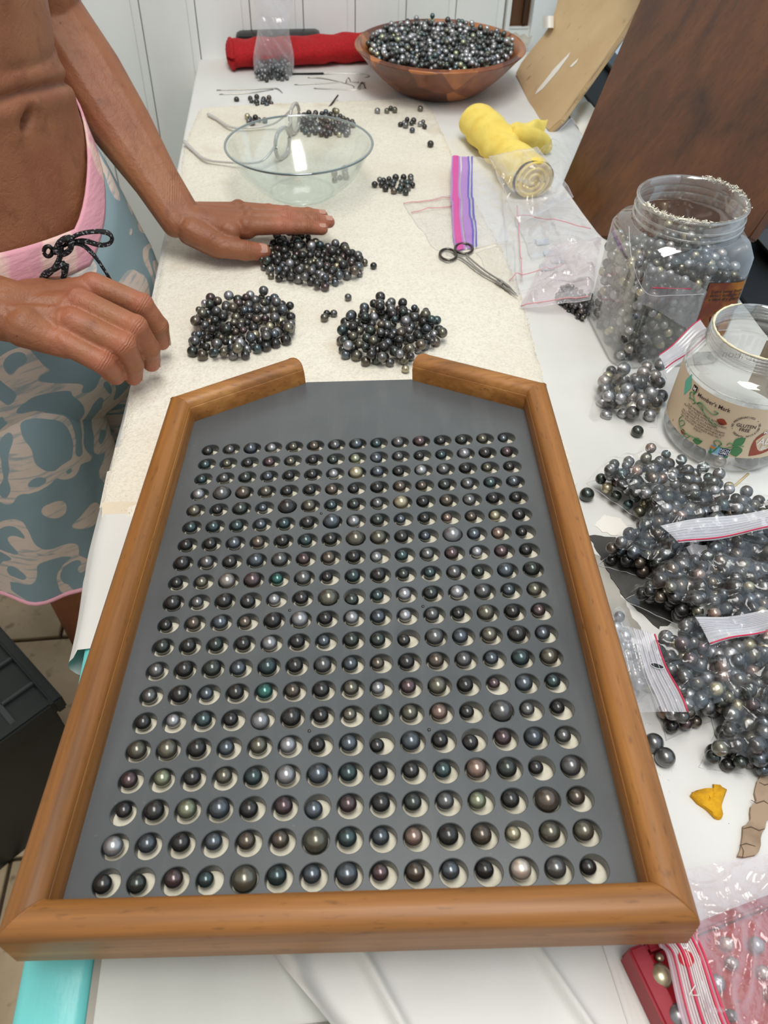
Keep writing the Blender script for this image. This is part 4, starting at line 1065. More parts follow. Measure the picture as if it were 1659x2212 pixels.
# ------------------------------------------------------------------ yellow cloth roll
def yellow_roll():
    a = P(1025, 262, .026); b = P(1150, 395, .026)
    t = empty('yellow_cloth', (a.x, a.y, .003)); tag(t, 'tightly rolled yellow cloth lying beside the kraft board, knotted in the middle', 'cloth')
    ax = (b-a); ax.z = 0; L = ax.length; ax.normalize(); nr = Vector((-ax.y, ax.x, 0)); ns, nt_ = 70, 36
    def f(s, th):
        rr = .029*(1-.12*sin(pi*min(1, abs(s-.62)/.15*.5+.5))*(abs(s-.62) < .15))
        if s < .06: rr *= sqrt(max(0, 1-((.06-s)/.06)**2))*.999+.001
        p = a+ax*(s*L)+nr*(rr*1.05*cos(th)); z = .003+rr*.95+rr*.95*sin(th)
        d = .0022*sin(s*26+2*th+2*float(vn(s*6, th)))*float(vn(s*9, 2+th*1.5))+.0012*sin(th*4+s*60)*(abs(s-.6) < .2)
        return Vector((p.x, p.y, z))+(nr*cos(th)+Vector((0, 0, sin(th))))*d
    V = [f(i/(ns-1), 2*pi*k/nt_) for i in range(ns) for k in range(nt_)]
    F = [(i*nt_+k, i*nt_+(k+1) % nt_, (i+1)*nt_+(k+1) % nt_, (i+1)*nt_+k) for i in range(ns-1) for k in range(nt_)]
    link('cloth_roll', newmesh('cloth_roll', V, F, True), M_yel, t)
    e = a+ax*L
    sp = [e+nr*(r*cos(an))+Vector((0, 0, -.026+.003+.0275+r*.93*sin(an)))+ax*(.001+.002*(1-r/.028)) for an, r in ((i*.33, .0275-.0275*i/62) for i in range(58))]
    link('spiral_end', tube_mesh('spiral_end', sp, .0021, 6), M_yel, t)
    V = [e+Vector((0, 0, .0305-.026-.0005))]+[e+nr*(.0265*cos(q))+Vector((0, 0, .0045+.0255*sin(q))) for q in np.linspace(0, 2*pi, 33)[:-1]]
    V[0] = e+Vector((0, 0, .0045))
    link('end_cap', newmesh('end_cap', V, [(0, i+1, (i+1) % 32+1) for i in range(32)]), M_yel, t)
    # pulled-out corner and twisted tail in the middle
    c0 = P(1104, 268, .050); c1 = P(1184, 256, .034); c2 = P(1174, 290, .02); c3 = P(1104, 305, .052)
    def g(s, q):
        p = c0.lerp(c1, s).lerp(c3.lerp(c2, s), q); return (p.x, p.y, p.z+.006*sin(pi*s)*sin(pi*q)+.002*sin(s*12))
    link('cloth_corner', grid_mesh('cloth_corner', g, 20, 20), M_yel, t)
    link('twisted_tail', tube_mesh('twisted_tail', smooth_path([P(1108, 285, .052), P(1130, 292, .045), P(1155, 300, .032), P(1175, 312, .018), P(1180, 325, .012)]), [.008+.007*sin(pi*i/20) for i in range(21)], 10), M_yel, t)
yellow_roll()

# ------------------------------------------------------------------ leaning boards
def plane_poly(name, pix, p0, n, th, m, parent=None, bev=.002):
    pts = [PPL(u, v, p0, n) if len(x) == 2 else Vector(x) for x in pix for (u, v) in [x[:2]]]
    bm = bmesh.new(); f = [bm.verts.new(p) for p in pts]; b_ = [bm.verts.new(p-n*th) for p in pts]; k = len(pts)
    bm.faces.new(f); bm.faces.new(list(reversed(b_)))
    for i in range(k): bm.faces.new((f[i], b_[i], b_[(i+1) % k], f[(i+1) % k]))
    if bev: bmesh.ops.bevel(bm, geom=list(bm.edges), offset=bev, segments=2, affect='EDGES')
    return bm_obj(name, bm, m, parent, smooth=False), pts
# brown board: bottom edge on the cloth, leaning right onto the window frame
q0 = Vector((.378, 1.097, .004)); q1 = Vector((.388, .941, .004)); up_ = (Vector((.483, 1.2, .213))-q0).normalized()
nB_ = (q1-q0).cross(up_).normalized()
if nB_.x > 0: nB_ = -nB_
t = empty('brown_board', tuple(q0)); tag(t, 'big dark brown wooden board leaning behind the jar at the right', 'board')
o, pts = plane_poly('board_face', [(1212, 402), (1290, 512), (1617, 515), (1668, 440), (1900, 60), (1900, -420), (1420, -420), (1385, 0)][:], q0, nB_, .012, M_board, t, .0015)
o.name = 'board_panel'
# kraft covered board
k0 = Vector(P(1183, 284, .004)); k1 = Vector(P(1110, 165, .004)); upk = (PY(1385, 0, 1.36)-k0).normalized()
nK = (k1-k0).cross(upk).normalized()
if nK.x > 0: nK = -nK
t = empty('kraft_board', tuple(k0)); tag(t, 'flat panel wrapped in tan kraft paper leaning beside the wooden bowl', 'board')
def kraft():
    outl = [(1183, 284), (1165, 262), (1140, 215), (1112, 160), (1125, 135), (1150, 105), (1172, 78), (1190, 55), (1200, 20), (1215, -40), (1260, -160), (1480, -160), (1388, -2), (1340, 78), (1292, 140), (1262, 188), (1238, 214), (1212, 258)]
    pts = [PPL(u, v, k0, nK) for u, v in outl]
    o, _ = plane_poly('paper_wrap', outl, k0, nK, .010, M_kraft, t, .0025)
    # torn white scrapes and peeled flap
    for pix in ([(1155, 205), (1162, 192), (1180, 170), (1195, 150), (1232, 112), (1228, 122), (1206, 152), (1186, 176), (1172, 192)], [(1230, 145), (1236, 138), (1250, 125), (1246, 134), (1236, 144)]):
        pp = [PPL(u, v, k0+nK*.0006, nK) for u, v in pix]
        s = link('paper_tear', newmesh('paper_tear', pp, [tuple(range(len(pp)))]), M_paper, t); s['label'] = 'white torn scrape in the paper'
    a = PPL(1176, 50, k0, nK); 
    def g(s, q):
        p = PPL(1172+24*s, 34+26*q, k0+nK*(.003+.012*sin(pi*s)), nK); return tuple(p)
    s = link('peeled_flap', grid_mesh('peeled_flap', g, 10, 8), M_paper, t); s['label'] = 'curled white flap of torn paper'
kraft()
# things in the gap between the boards
def gap_paper(label, q, m=M_paper):
    c = [P(*x) for x in q]
    def f(s, t_):
        p = c[0].lerp(c[1], s).lerp(c[3].lerp(c[2], s), t_); return (p.x, p.y, p.z+.002*sin(t_*14)+.001*sin(s*9))
    o = link('folded_paper', grid_mesh('folded_paper', f, 16, 20), m); tag(o, label, 'paper')
gap_paper('folded white paper between the kraft board and the brown board', [(1225, 245, .004), (1240, 205, .006), (1300, 240, .02), (1265, 300, .004)])
gap_paper('small white paper standing at the wall right of the wooden bowl', [(1085, 92, .01), (1110, 72, .035), (1150, 80, .035), (1140, 105, .01)])

# ------------------------------------------------------------------ jars
def rrect(cx, cy, hx, hy, r, n=8):
    out = []
    for qx, qy, a0 in ((1, 1, 0), (-1, 1, pi/2), (-1, -1, pi), (1, -1, 3*pi/2)):
        for k in range(n):
            a = a0+pi/2*k/(n-1); out.append((cx+qx*(hx-r)+r*cos(a), cy+qy*(hy-r)+r*sin(a)))
    return out
JX, JY = .378, .702
def text_mesh(s, size, align='CENTER', bold=False, space=1.0):
    cu = bpy.data.curves.new('txt', 'FONT'); cu.body = s; cu.size = size; cu.align_x = align; cu.space_line = space
    if bold: cu.offset = size*.012
    cu.resolution_u = 3
    o = bpy.data.objects.new('txt', cu); COL.objects.link(o)
    bpy.context.view_layer.update()
    me = bpy.data.meshes.new_from_object(o.evaluated_get(bpy.context.evaluated_depsgraph_get()))
    bpy.data.objects.remove(o); bpy.data.curves.remove(cu)
    return me
def big_jar():
    t = empty('pearl_jar', (JX, JY, .003)); tag(t, 'big square clear plastic jar full of pearls standing open', 'jar')
    secs = [(0, .058, .056, .018), (.004, .0615, .0595, .02), (.012, .0625, .060, .02), (.02, .0605, .0585, .02), (.10, .0595, .0575, .02), (.118, .0595, .0575, .022), (.128, .056, .055, .028), (.134, .0535, .0535, .0525)]
    V = []; F = []; n = 32
    for z, hx, hy, r in secs:
        V += [(x, y, z+.003) for x, y in rrect(JX, JY, hx, hy, r)]
    for i in range(len(secs)-1):
        for k in range(n): F.append((i*n+k, i*n+(k+1) % n, (i+1)*n+(k+1) % n, (i+1)*n+k))
    F.append(tuple(reversed(range(n))))
    me = newmesh('jar_body', V, F, True); link('jar_body', me, M_jar, t)
    c = (JX, JY, .003); r0 = .0525
    prof = [(r0+.0008, .133), (r0-.001, .136), (r0-.001, .139), (r0+.0018, .1405), (r0-.001, .1425), (r0-.001, .146), (r0+.0014, .1475), (r0-.001, .149), (r0-.001, .158), (r0, .159), (r0-.0022, .159), (r0-.0028, .150), (r0-.003, .136)]
    link('jar_neck', lathe_mesh('jar_neck', prof, c, 80), M_jar, t)
    for z in (.1405, .1475, .158):
        link('neck_ring', lathe_mesh('neck_ring', [(r0+.0006+.0011*cos(a), z+.0011*sin(a)) for a in np.linspace(0, 2*pi, 9)[:-1]], c, 80, closed=True), M_jar, t)
    # torn white liner left round the mouth
    V = []; F = []
    def lint(a0, a1, n_):
        for i in range(n_):
            a = rng.uniform(a0, a1); r = r0+rng.normal(-.0008, .0008); z = .1625+rng.uniform(-.0015, .0015)
            b0 = len(V); dx = rng.normal(0, .0017, 3); dy = rng.normal(0, .0014, 3)
            V.append((c[0]+r*cos(a), c[1]+r*sin(a), z)); V.append((c[0]+r*cos(a)+dx[0], c[1]+r*sin(a)+dy[0], z+rng.normal(0, .001))); V.append((c[0]+r*cos(a)+dx[1], c[1]+r*sin(a)+dy[1], z+rng.normal(0, .001)))
            F.append((b0, b0+1, b0+2))
    lint(radians(190), radians(262), 420); lint(radians(0), radians(60), 300); lint(radians(262), radians(360), 60)
    lo = link('torn_liner', newmesh('torn_liner', V, F), M_lint, t); lo['label'] = 'ragged white scraps of seal left on the rim'
    ring = [(c[0]+(r0-.0008)*cos(a), c[1]+(r0-.0008)*sin(a), .1622) for a in np.linspace(radians(188), radians(268), 30)]
    link('seal_edge', tube_mesh('seal_edge', ring, [.0006+.0004*rng.random() for _ in range(30)], 5), M_lint, t)
    pts = heap(1500, lambda r: (rng.uniform(JX-.0535, JX+.0535), rng.uniform(JY-.0515, JY+.0515)), .0042, .0060, k=6)
    pts = pts[pts[:, 2] < .118-.02*np.abs(np.sin(pts[:, 0]*40))]; pts[:, 2] += .0045
    pearl_stuff('jarred_pearls', pts, 'pearls filling the big square jar', 'kkmmmmssssbbggyyccwp', 1.2)
    # loose clear inner bag edge across the front of the pearls
    def g(s, q): return (JX-.057+.07*s, JY-.0588+.0005*sin(s*9), .085+.045*q-.035*s+.002*sin(q*11+s*5))
    link('inner_bag', grid_mesh('inner_bag', g, 30, 16), M_filmw, t)
    for z in (.0, ):
        link('inner_bag_seam', tube_mesh('inner_bag_seam', smooth_path([(JX-.058, JY-.0, .135), (JX-.0595, JY-.03, .115), (JX-.05, JY-.059, .096), (JX-.02, JY-.0592, .092), (JX+.01, JY-.0592, .092)]), .00028, 6), M_zip, t)
    link('red_line', tube_mesh('red_line', [(JX-.045+.004*i, JY-.0587, .101-.0003*i) for i in range(11)], .0005, 5), M_redline, t)
    # label wrapped round the right part of the front
    yF = JY-.0582
    def lab(name, x0, x1, z0, z1, m, d=.0004):
        def f(s, q):
            x = x0+(x1-x0)*s; y = yF-d; z = z0+(z1-z0)*q
            # follow the rounded corner
            xc = JX+.0595-.02
            if x > xc:
                a = min(1.5, (x-xc)/.02); x = xc+.0205*sin(a); y = yF-d+.0205*(1-cos(a))
            return (x, y, z+.003)
        return link(name, grid_mesh(name, f, 20, 8), m, t), f
    o, f = lab('label', JX+.013, JX+.052, .034, .100, M_brlabel); o['label'] = 'brown and orange paper label with recycling mark'
    def put(s, size, x, z, m, align='CENTER', sp=1.0, d=.0009, name='lettering'):
        me = text_mesh(s, size, align, True, sp)
        for v in me.vertices:
            X = x+v.co.x; Y = yF-d; xc = JX+.0395
            if X > xc:
                a = (X-xc)/.02; X = xc+.0207*sin(a); Y = yF-d+.0207*(1-cos(a))
            v.co = (X, Y, z+v.co.y+.003)
        me.materials.clear(); return link(name, me, m, t)
    put('Store away from\ndirect sunlight in\na cool dry place.', .0050, JX+.034, .089, M_ink, sp=.85)
    for k in range(3):   # recycling arrows
        a = radians(90+120*k); cc = Vector((JX+.034, 0, .060)); pp = []
        for j in range(7):
            b_ = a+radians(-44+88*j/6); pp.append((cc.x+.0075*cos(b_), yF-.0011, cc.z+.0075*sin(b_)+.003))
        link('recycling_arrow', tube_mesh('recycling_arrow', pp, [.0009]*5+[.0018, .0002], 5, .3), M_ink, t)
    put('PLEASE\nRECYCLE', .0028, JX+.034, .048, M_ink, sp=.9)
    o, _ = lab('label', JX+.011, JX+.050, .019, .034, M_paper, .0008); o['label'] = 'white strip of label with black writing'
    put("If you're not\nsatisfied with\nSignature\nenjoy w", .0037, JX+.013, .0305, M_ink, 'LEFT', .8, .0013)
big_jar()
AX, AY = .390, .532
def almond_jar():
    t = empty('almond_jar', (AX, AY, .003)); tag(t, 'round clear jar with a cream almond butter label', 'jar')
    c = (AX, AY, .003); R = .0565; r0 = .0445
    sp = smooth_path([(.047, 0, 0), (.0535, 0, .003), (R, 0, .011), (R, 0, .020), (R, 0, .078), (R, 0, .083), (.0545, 0, .092), (.0485, 0, .0975), (r0+.001, 0, .101)], 5)
    link('jar_body', lathe_mesh('jar_body', [(.0001, .0)]+[(p.x, p.z) for p in sp], c, 96), M_jar, t)
    link('jar_neck', lathe_mesh('jar_neck', [(r0+.001, .101), (r0, .104), (r0+.002, .1055), (r0, .107), (r0, .110), (r0+.002, .1115), (r0, .113), (r0, .119), (r0-.0022, .119), (r0-.0028, .104)], c, 96), M_jar, t)
    for z in (.1055, .1085, .1115, .1145, .1175):
        link('neck_ring', lathe_mesh('neck_ring', [(r0+.0006+.0009*cos(a), z+.0009*sin(a)) for a in np.linspace(0, 2*pi, 9)[:-1]], c, 96, closed=True), M_jar, t)
    ring = [(c[0]+(r0-.001)*cos(a), c[1]+(r0-.001)*sin(a), .1225) for a in np.linspace(radians(95), radians(292), 60)]
    o = link('torn_seal', tube_mesh('torn_seal', ring, [.0007+.0008*rng.random() for _ in range(60)], 5), mat('seal_cream', (230, 220, 186), .8), t); o['label'] = 'ragged cream edge of torn seal on the rim'
    def cyl(ang, z, d=0):
        if d > .0005: z = .0225+(z-.0225)*1.15
        return (AX+(R+d)*cos(ang), AY+(R+d)*sin(ang), z+.003)
    Z0, Z1 = .0225, .0785
    A0, A1 = radians(150), radians(410)
    lbl = link('label', grid_mesh('label', lambda s, q: cyl(A0+(A1-A0)*s, Z0+(Z1-Z0)*q, .0004), 90, 6), M_label, t); lbl['label'] = 'speckled cream paper label printed with almonds and leaves'
    amid = radians(230)
    def flat(me, x, z, m, d=.0009, rot=0, name='lettering'):
        cr, sr = cos(rot), sin(rot)
        for v in me.vertices:
            X, Y = v.co.x*cr-v.co.y*sr, v.co.x*sr+v.co.y*cr
            v.co = cyl(amid+(x+X)/R, z+Y, d)
        me.materials.clear(); return link(name, me, m, t)
    def put(s, size, x, z, m=M_ink, align='CENTER', sp=1., rot=0, bold=True, d=.0009): return flat(text_mesh(s, size, align, bold, sp), x, z, m, d, rot)
    def shape(pts, x, z, m, name, d=.0007):
        me = newmesh(name, [(a, b, 0) for a, b in pts], [tuple(range(len(pts)))]); return flat(me, x, z, m, d, 0, name)
    def leafpts(L, w, rot, n=9):
        up = [(L*(i/n-.5), w*sin(pi*i/n)) for i in range(n+1)]; lo = [(L*(i/n-.5), -w*sin(pi*i/n)) for i in range(n-1, 0, -1)]
        return [(x*cos(rot)-y*sin(rot), x*sin(rot)+y*cos(rot)) for x, y in up+lo]
    def curl(pts, m=M_green, r=.0004):
        P_ = smooth_path([Vector((a, b, 0)) for a, b in pts], 5)
        link('vine', tube_mesh('vine', [cyl(amid+p.x/R, p.y, .0009) for p in P_], r, 4), m, t)
    # brand mark line
    put("Member's Mark", .0050, -.0125, .0628, M_ink, bold=True)
    def dia(x, z, s):
        shape([(-s, -s), (s, -s), (s, s), (-s, s)], x, z, M_ink, 'emblem'); put('M', s*1.7, x, z-s*.6, M_inkwhite, d=.0012)
    dia(-.0335, .0665, .0027)
    dia(.0405, .0632, .0034)
    shape([(0, -.0105), (.0055, 0), (0, .0105), (-.0055, 0)], -.0435, .0640, M_tealink, 'green_diamond')
    curl([(-.034, .0560), (-.037, .0600), (-.034, .0625), (-.032, .0600), (-.028, .0560), (-.030, .0540)])
    curl([(-.036, .0560), (-.028, .0570), (-.018, .0540), (-.008, .0490), (-.002, .0470)])
    curl([(-.018, .0545), (-.022, .0585), (-.026, .0570), (-.022, .0600), (-.014, .0570), (-.008, .0560), (-.005, .0590), (-.009, .0595)])
    shape(leafpts(.0095, .0030, -.1), .0005, .0525, M_almond, 'almond_print')
    shape(leafpts(.0045, .0014, 1.2), -.0325, .0630, M_green, 'leaf_print')
    put("OUR MEMBER'S MARK ALMOND\nBUTTER IS MADE WITH THE FRESHEST,\nHIGH-QUALITY ALMONDS\nWE CAN FIND. ITS RICH AND CREAMY\nTEXTURE COMES FROM NOTHING BUT\nDRY ROASTED ALMONDS AND SALT.\nENJOY!", .0026, -.0160, .0500, M_ink, sp=.98, bold=False)
    curl([(-.036, .0370), (-.038, .0330), (-.034, .0280), (-.026, .0265), (-.016, .0280), (-.008, .0290)])
    curl([(-.033, .0290), (-.030, .0330), (-.033, .0350), (-.036, .0320)]); curl([(-.024, .0270), (-.027, .0240), (-.023, .0232), (-.021, .0262)])
    shape(leafpts(.006, .0024, .2), -.029, .0258, M_almond, 'almond_print'); shape(leafpts(.009, .0032, .35), -.0125, .0262, M_green, 'leaf_print')
    # circular claim
    put('GLUTEN\nFREE', .0043, .0205, .0530, M_ink, sp=.9)
    circ = ' NO PRESERVATIVES  •  NO ARTIFICIAL FLAVORS  •'
    for i, ch in enumerate(circ):
        if ch == ' ': continue
        a = radians(195)-2*pi*i/len(circ)
        put(ch, .0026, .0205+.0100*cos(a), .0535+.0085*sin(a), M_ink, rot=a-pi/2)
    shape(leafpts(.0125, .0042, .9), .0205, .0385, M_green, 'leaf_print'); shape(leafpts(.0120, .0052, -1.2), .0215, .0290, M_green, 'leaf_print')
    curl([(.004, .0300), (.001, .0330), (.004, .0355), (.008, .0330), (.006, .0305), (.012, .0300), (.020, .0345), (.026, .0350)])
    curl([(.012, .0335), (.014, .0360), (.017, .0350)])
    shape([(x*1.15, y*1.1) for x, y in leafpts(.032, .0110, .95)], .0445, .0395, M_almond, 'almond_print', .0008)
    put('Member', .0040, .0440, .0490, M_inkwhite, d=.0013, rot=.1); put('ALMOND', .0092, .0360, .0375, M_inkwhite, 'LEFT', d=.0013); put('BUTTER', .0060, .0410, .0320, M_inkwhite, 'LEFT', d=.0013)
    # square verified mark
    shape([(-.0085, -.0042), (0, -.0042), (0, .0045), (-.0085, .0045)], .0085, .0270-.002, M_skyink, 'butterfly_mark')
    shape([(0, -.0042), (.0085, -.0042), (.0085, .0045), (0, .0045)], .0085, .0270-.002, M_blueink, 'blue_mark')
    shape([(-.0085, -.0045), (.0085, -.0045), (.0085, -.0018), (-.0085, -.0018)], .0085, .0270-.002, M_green, 'green_mark', .0009)
    put('NON\nGMO', .0036, .0128, .0268, M_inkwhite, d=.0013, sp=.8); put('VERIFIED', .0025, .0085, .0210, M_inkwhite, d=.0013)
    curl([(.0005, .0262), (.0030, .0225), (.0060, .0290)], M_green, .0006)
    shape(leafpts(.003, .0013, .8), .0030, .0275, mat('butterfly_orange', (220, 130, 40), .6), 'butterfly_print', .0012); shape(leafpts(.003, .0013, 2.3), .0012, .0275, MATS['butterfly_orange'], 'butterfly_print', .0012)
    # faint print on the far inside of the label
    me = text_mesh('Nutrition', .0115, 'CENTER', True)
    for v in me.vertices:
        a = radians(62)-(-v.co.x)/R; v.co = (AX+(R-.0006)*cos(a), AY+(R-.0006)*sin(a), .056+v.co.y)
    me.materials.clear(); link('lettering', me, mat('faint_print', (196, 190, 178), .6), t)
    pts = heap(170, lambda r: (lambda a, q: (AX+q*cos(a), AY+q*sin(a)))(rng.uniform(radians(150), radians(330)), .030+.018*sqrt(rng.random())), .0050, .0062, k=8)
    pts = pts[pts[:, 2] < .022]; pts[:, 2] += .005
    pearl_stuff('jarred_pearls', pts, 'large pearls in the bottom of the almond jar', 'kkmmspck', 1.0)
almond_jar()

# ------------------------------------------------------------------ flat scraps on the right
def slab(name, label, cat, pix, z, th, m, jag=.0006, bev=0, parent=None):
    base = [P(u, v, z) for u, v in pix]; pts = []
    for i, p in enumerate(base):
        q = base[(i+1) % len(base)]; n_ = max(2, int((q-p).length/.004))
        for k in range(n_):
            x = p.lerp(q, k/n_); pts.append((x.x+rng.normal(0, jag), x.y+rng.normal(0, jag)))
    k = len(pts)
    V = [(x, y, z+th) for x, y in pts]+[(x, y, z) for x, y in pts]
    me = newmesh(name, V, [tuple(range(k)), tuple(reversed(range(k, 2*k)))]+[(i, k+i, k+(i+1) % k, (i+1) % k) for i in range(k)])
    o = link(name, me, m, parent)
    if label: tag(o, label, cat)
    return o
slab('grey_sheet', 'dark grey worn sheet under the bags beside the tray', 'sheet', [(1262, 1148), (1290, 1140), (1345, 1118), (1440, 1230), (1500, 1330), (1420, 1360), (1345, 1290)], .0025, .0014, M_grey)
slab('paper_scrap', 'torn white scrap of paper on the grey sheet by the tray', 'paper', [(1284, 1135), (1305, 1112), (1340, 1120), (1362, 1150), (1330, 1158), (1298, 1148)], .0042, .0004, M_paper)
slab('crumpled_sheet', 'pale crumpled plastic sheet showing between the tray and the grey sheet', 'sheet', [(1272, 1160), (1300, 1195), (1345, 1290), (1420, 1420), (1330, 1420), (1285, 1250)], .0024, .0006, M_wrap, .001)
def match():
    t = empty('matchstick', tuple(P(1600, 1040, .003))); tag(t, 'burnt wooden matchstick lying right of the biggest bag', 'matchstick')
    a = P(1583, 1053, .004); b = P(1617, 1023, .004)
    link('stick', tube_mesh('stick', [a, b], .0011, 4), M_match, t)
    link('match_head', tube_mesh('match_head', [a+(a-b)*.0, a.lerp(b, -.06), a.lerp(b, -.12)], [.0014, .0019, .0008], 8), M_burnt, t)
match()
def foam():
    pix = [(1487, 1722), (1495, 1712), (1520, 1708), (1538, 1706), (1540, 1698), (1552, 1697), (1566, 1708), (1560, 1725), (1556, 1742), (1558, 1762), (1552, 1771), (1540, 1768), (1518, 1750), (1505, 1740)]
    base = [P(u, v, .003) for u, v in pix]; c = sum(base, Vector())/len(base)
    bm = bmesh.new(); n = len(base)
    rings = []
    for f, h in ((1, 0), (1.0, .002), (.86, .0045), (.5, .006), (.2, .0052)):
        rings.append([bm.verts.new(c.lerp(p, f)+Vector((rng.normal(0, .0006), rng.normal(0, .0006), h+rng.normal(0, .0006)*(h > 0)))) for p in base])
    for a, b in zip(rings, rings[1:]):
        for i in range(n): bm.faces.new((a[i], a[(i+1) % n], b[(i+1) % n], b[i]))
    bm.faces.new(rings[-1]); bm.faces.new(list(reversed(rings[0])))
    tag(bm_obj('foam_scrap', bm, M_yfoam, angle=50), 'small torn scrap of yellow sponge on the white cloth', 'scrap')
foam()
t = slab('cardboard_strip', 'cracked brown cardboard strip at the right frame edge', 'strip', [(1635, 1672), (1680, 1650), (1660, 1760), (1628, 1856), (1590, 1853), (1612, 1770)], .0025, .0045, M_card, .0008)
for pp in ([(1622, 1728), (1634, 1735), (1650, 1730), (1668, 1742)], [(1606, 1790), (1622, 1786), (1640, 1794), (1652, 1790)], [(1598, 1826), (1612, 1822), (1632, 1828)], [(1604, 1853), (1606, 1838), (1601, 1826)], [(1640, 1690), (1652, 1696), (1672, 1690)]):
    link('crack', tube_mesh('crack', [P(u, v, .0071) for u, v in pp], [.0002]+[.0004]*2+[.0002], 5), mat('crack_dark', (104, 84, 66), .9) if 'crack_dark' not in MATS else MATS['crack_dark'], t)
for i, (u, v) in enumerate(((1573, 1780), (1412, 1142))):
    p = P(u, v, .003); bm = bmesh.new(); bmesh.ops.create_icosphere(bm, subdivisions=1, radius=.0011); bmesh.ops.translate(bm, verts=bm.verts, vec=p)
    tag(bm_obj('crumb', bm, M_blackm), ('black crumb right of the yellow sponge scrap', 'black crumb beside the torn white scrap')[i], 'crumb')

# ------------------------------------------------------------------ red box with pearls under a big zip bag
def red_box():
    H = .024
    cx = [P(1352, 2040, H), P(1560, 1950, H)]
    u_ = (P(1448, 2240, H)-P(1352, 2040, H)); u_.z = 0; u_.normalize()
    n_ = Vector((-u_.y, u_.x, 0)); n_ = n_ if n_.x > 0 else -n_
    O = P(1352, 2040, H)-u_*.004; O.z = 0
    # far edge starts near the tray corner
    O = O + u_*.006
    L, Wd = .22, .22
    m = mat('red_felt_box', (150, 20, 38), .5); mi = mat('red_velvet', (176, 14, 30), .9, noise=(260, (30, 6, 8), .66, .74, (1, 1, 1)), sheen=.4)
    t = empty('red_box', (O.x, O.y, .003)); tag(t, 'shallow red tray box under the near right corner of the wooden tray', 'box')
    def pt(a, b, z): q = O+u_*a+n_*b; return Vector((q.x, q.y, z))
    def wall(a0, a1, b0, b1, z0, z1, name, mm):
        bm = bmesh.new(); vs = [bm.verts.new(pt(a, b, z)) for z in (z0, z1) for a, b in ((a0, b0), (a1, b0), (a1, b1), (a0, b1))]
        for f in ((3, 2, 1, 0), (4, 5, 6, 7), (0, 1, 5, 4), (1, 2, 6, 5), (2, 3, 7, 6), (3, 0, 4, 7)): bm.faces.new([vs[i] for i in f])
        bmesh.ops.bevel(bm, geom=list(bm.edges), offset=.0015, segments=3, affect='EDGES')
        return bm_obj(name, bm, mm, t, angle=40)
    w = .0105
    wall(0, L, 0, w, .003, H, 'box_wall', m); wall(0, L, Wd-w, Wd, .003, H, 'box_wall', m)
    wall(0, w*.5, w, Wd-w, .003, H, 'box_wall', m); wall(L-w*.5, L, w, Wd-w, .003, H, 'box_wall', m)
    wall(w*.4, L-w*.4, w*.6, Wd-w*.6, .003, .0155, 'box_floor', mi)
    zf = .0155
    k = 0; pl = []
    for i in range(420):
        a = rng.uniform(.012, L-.012); b = rng.uniform(.016, Wd-.016); r = rng.uniform(.0034, .0048)
        p = pt(a, b, zf+r)
        if all((p.x-q[0])**2+(p.y-q[1])**2 > (r+q[3])**2 for q in pl): pl.append((p.x, p.y, p.z, r))
    for i in range(0): pass
    pearl_stuff('box_pearls', np.array(pl), 'scattered white and grey pearls inside the red box', 'ssPPPpcmmbk', 1.15)
    one_pearl(P(1428, 2108, zf+.006), .0125, 'c', 'pale keshi pearl nearest the left wall of the red box', 'keshi pearls in the red box', .7)
    one_pearl(P(1425, 2068, zf+.003), .005, 'c', 'tiny pale pearl nearest the tray corner in the red box', 'keshi pearls in the red box', .6)
    one_pearl(P(1465, 2195, zf+.006), .012, 's', 'silver pearl at the bottom of the picture in the red box', 'keshi pearls in the red box', .9)
    return pt, H
red_box()
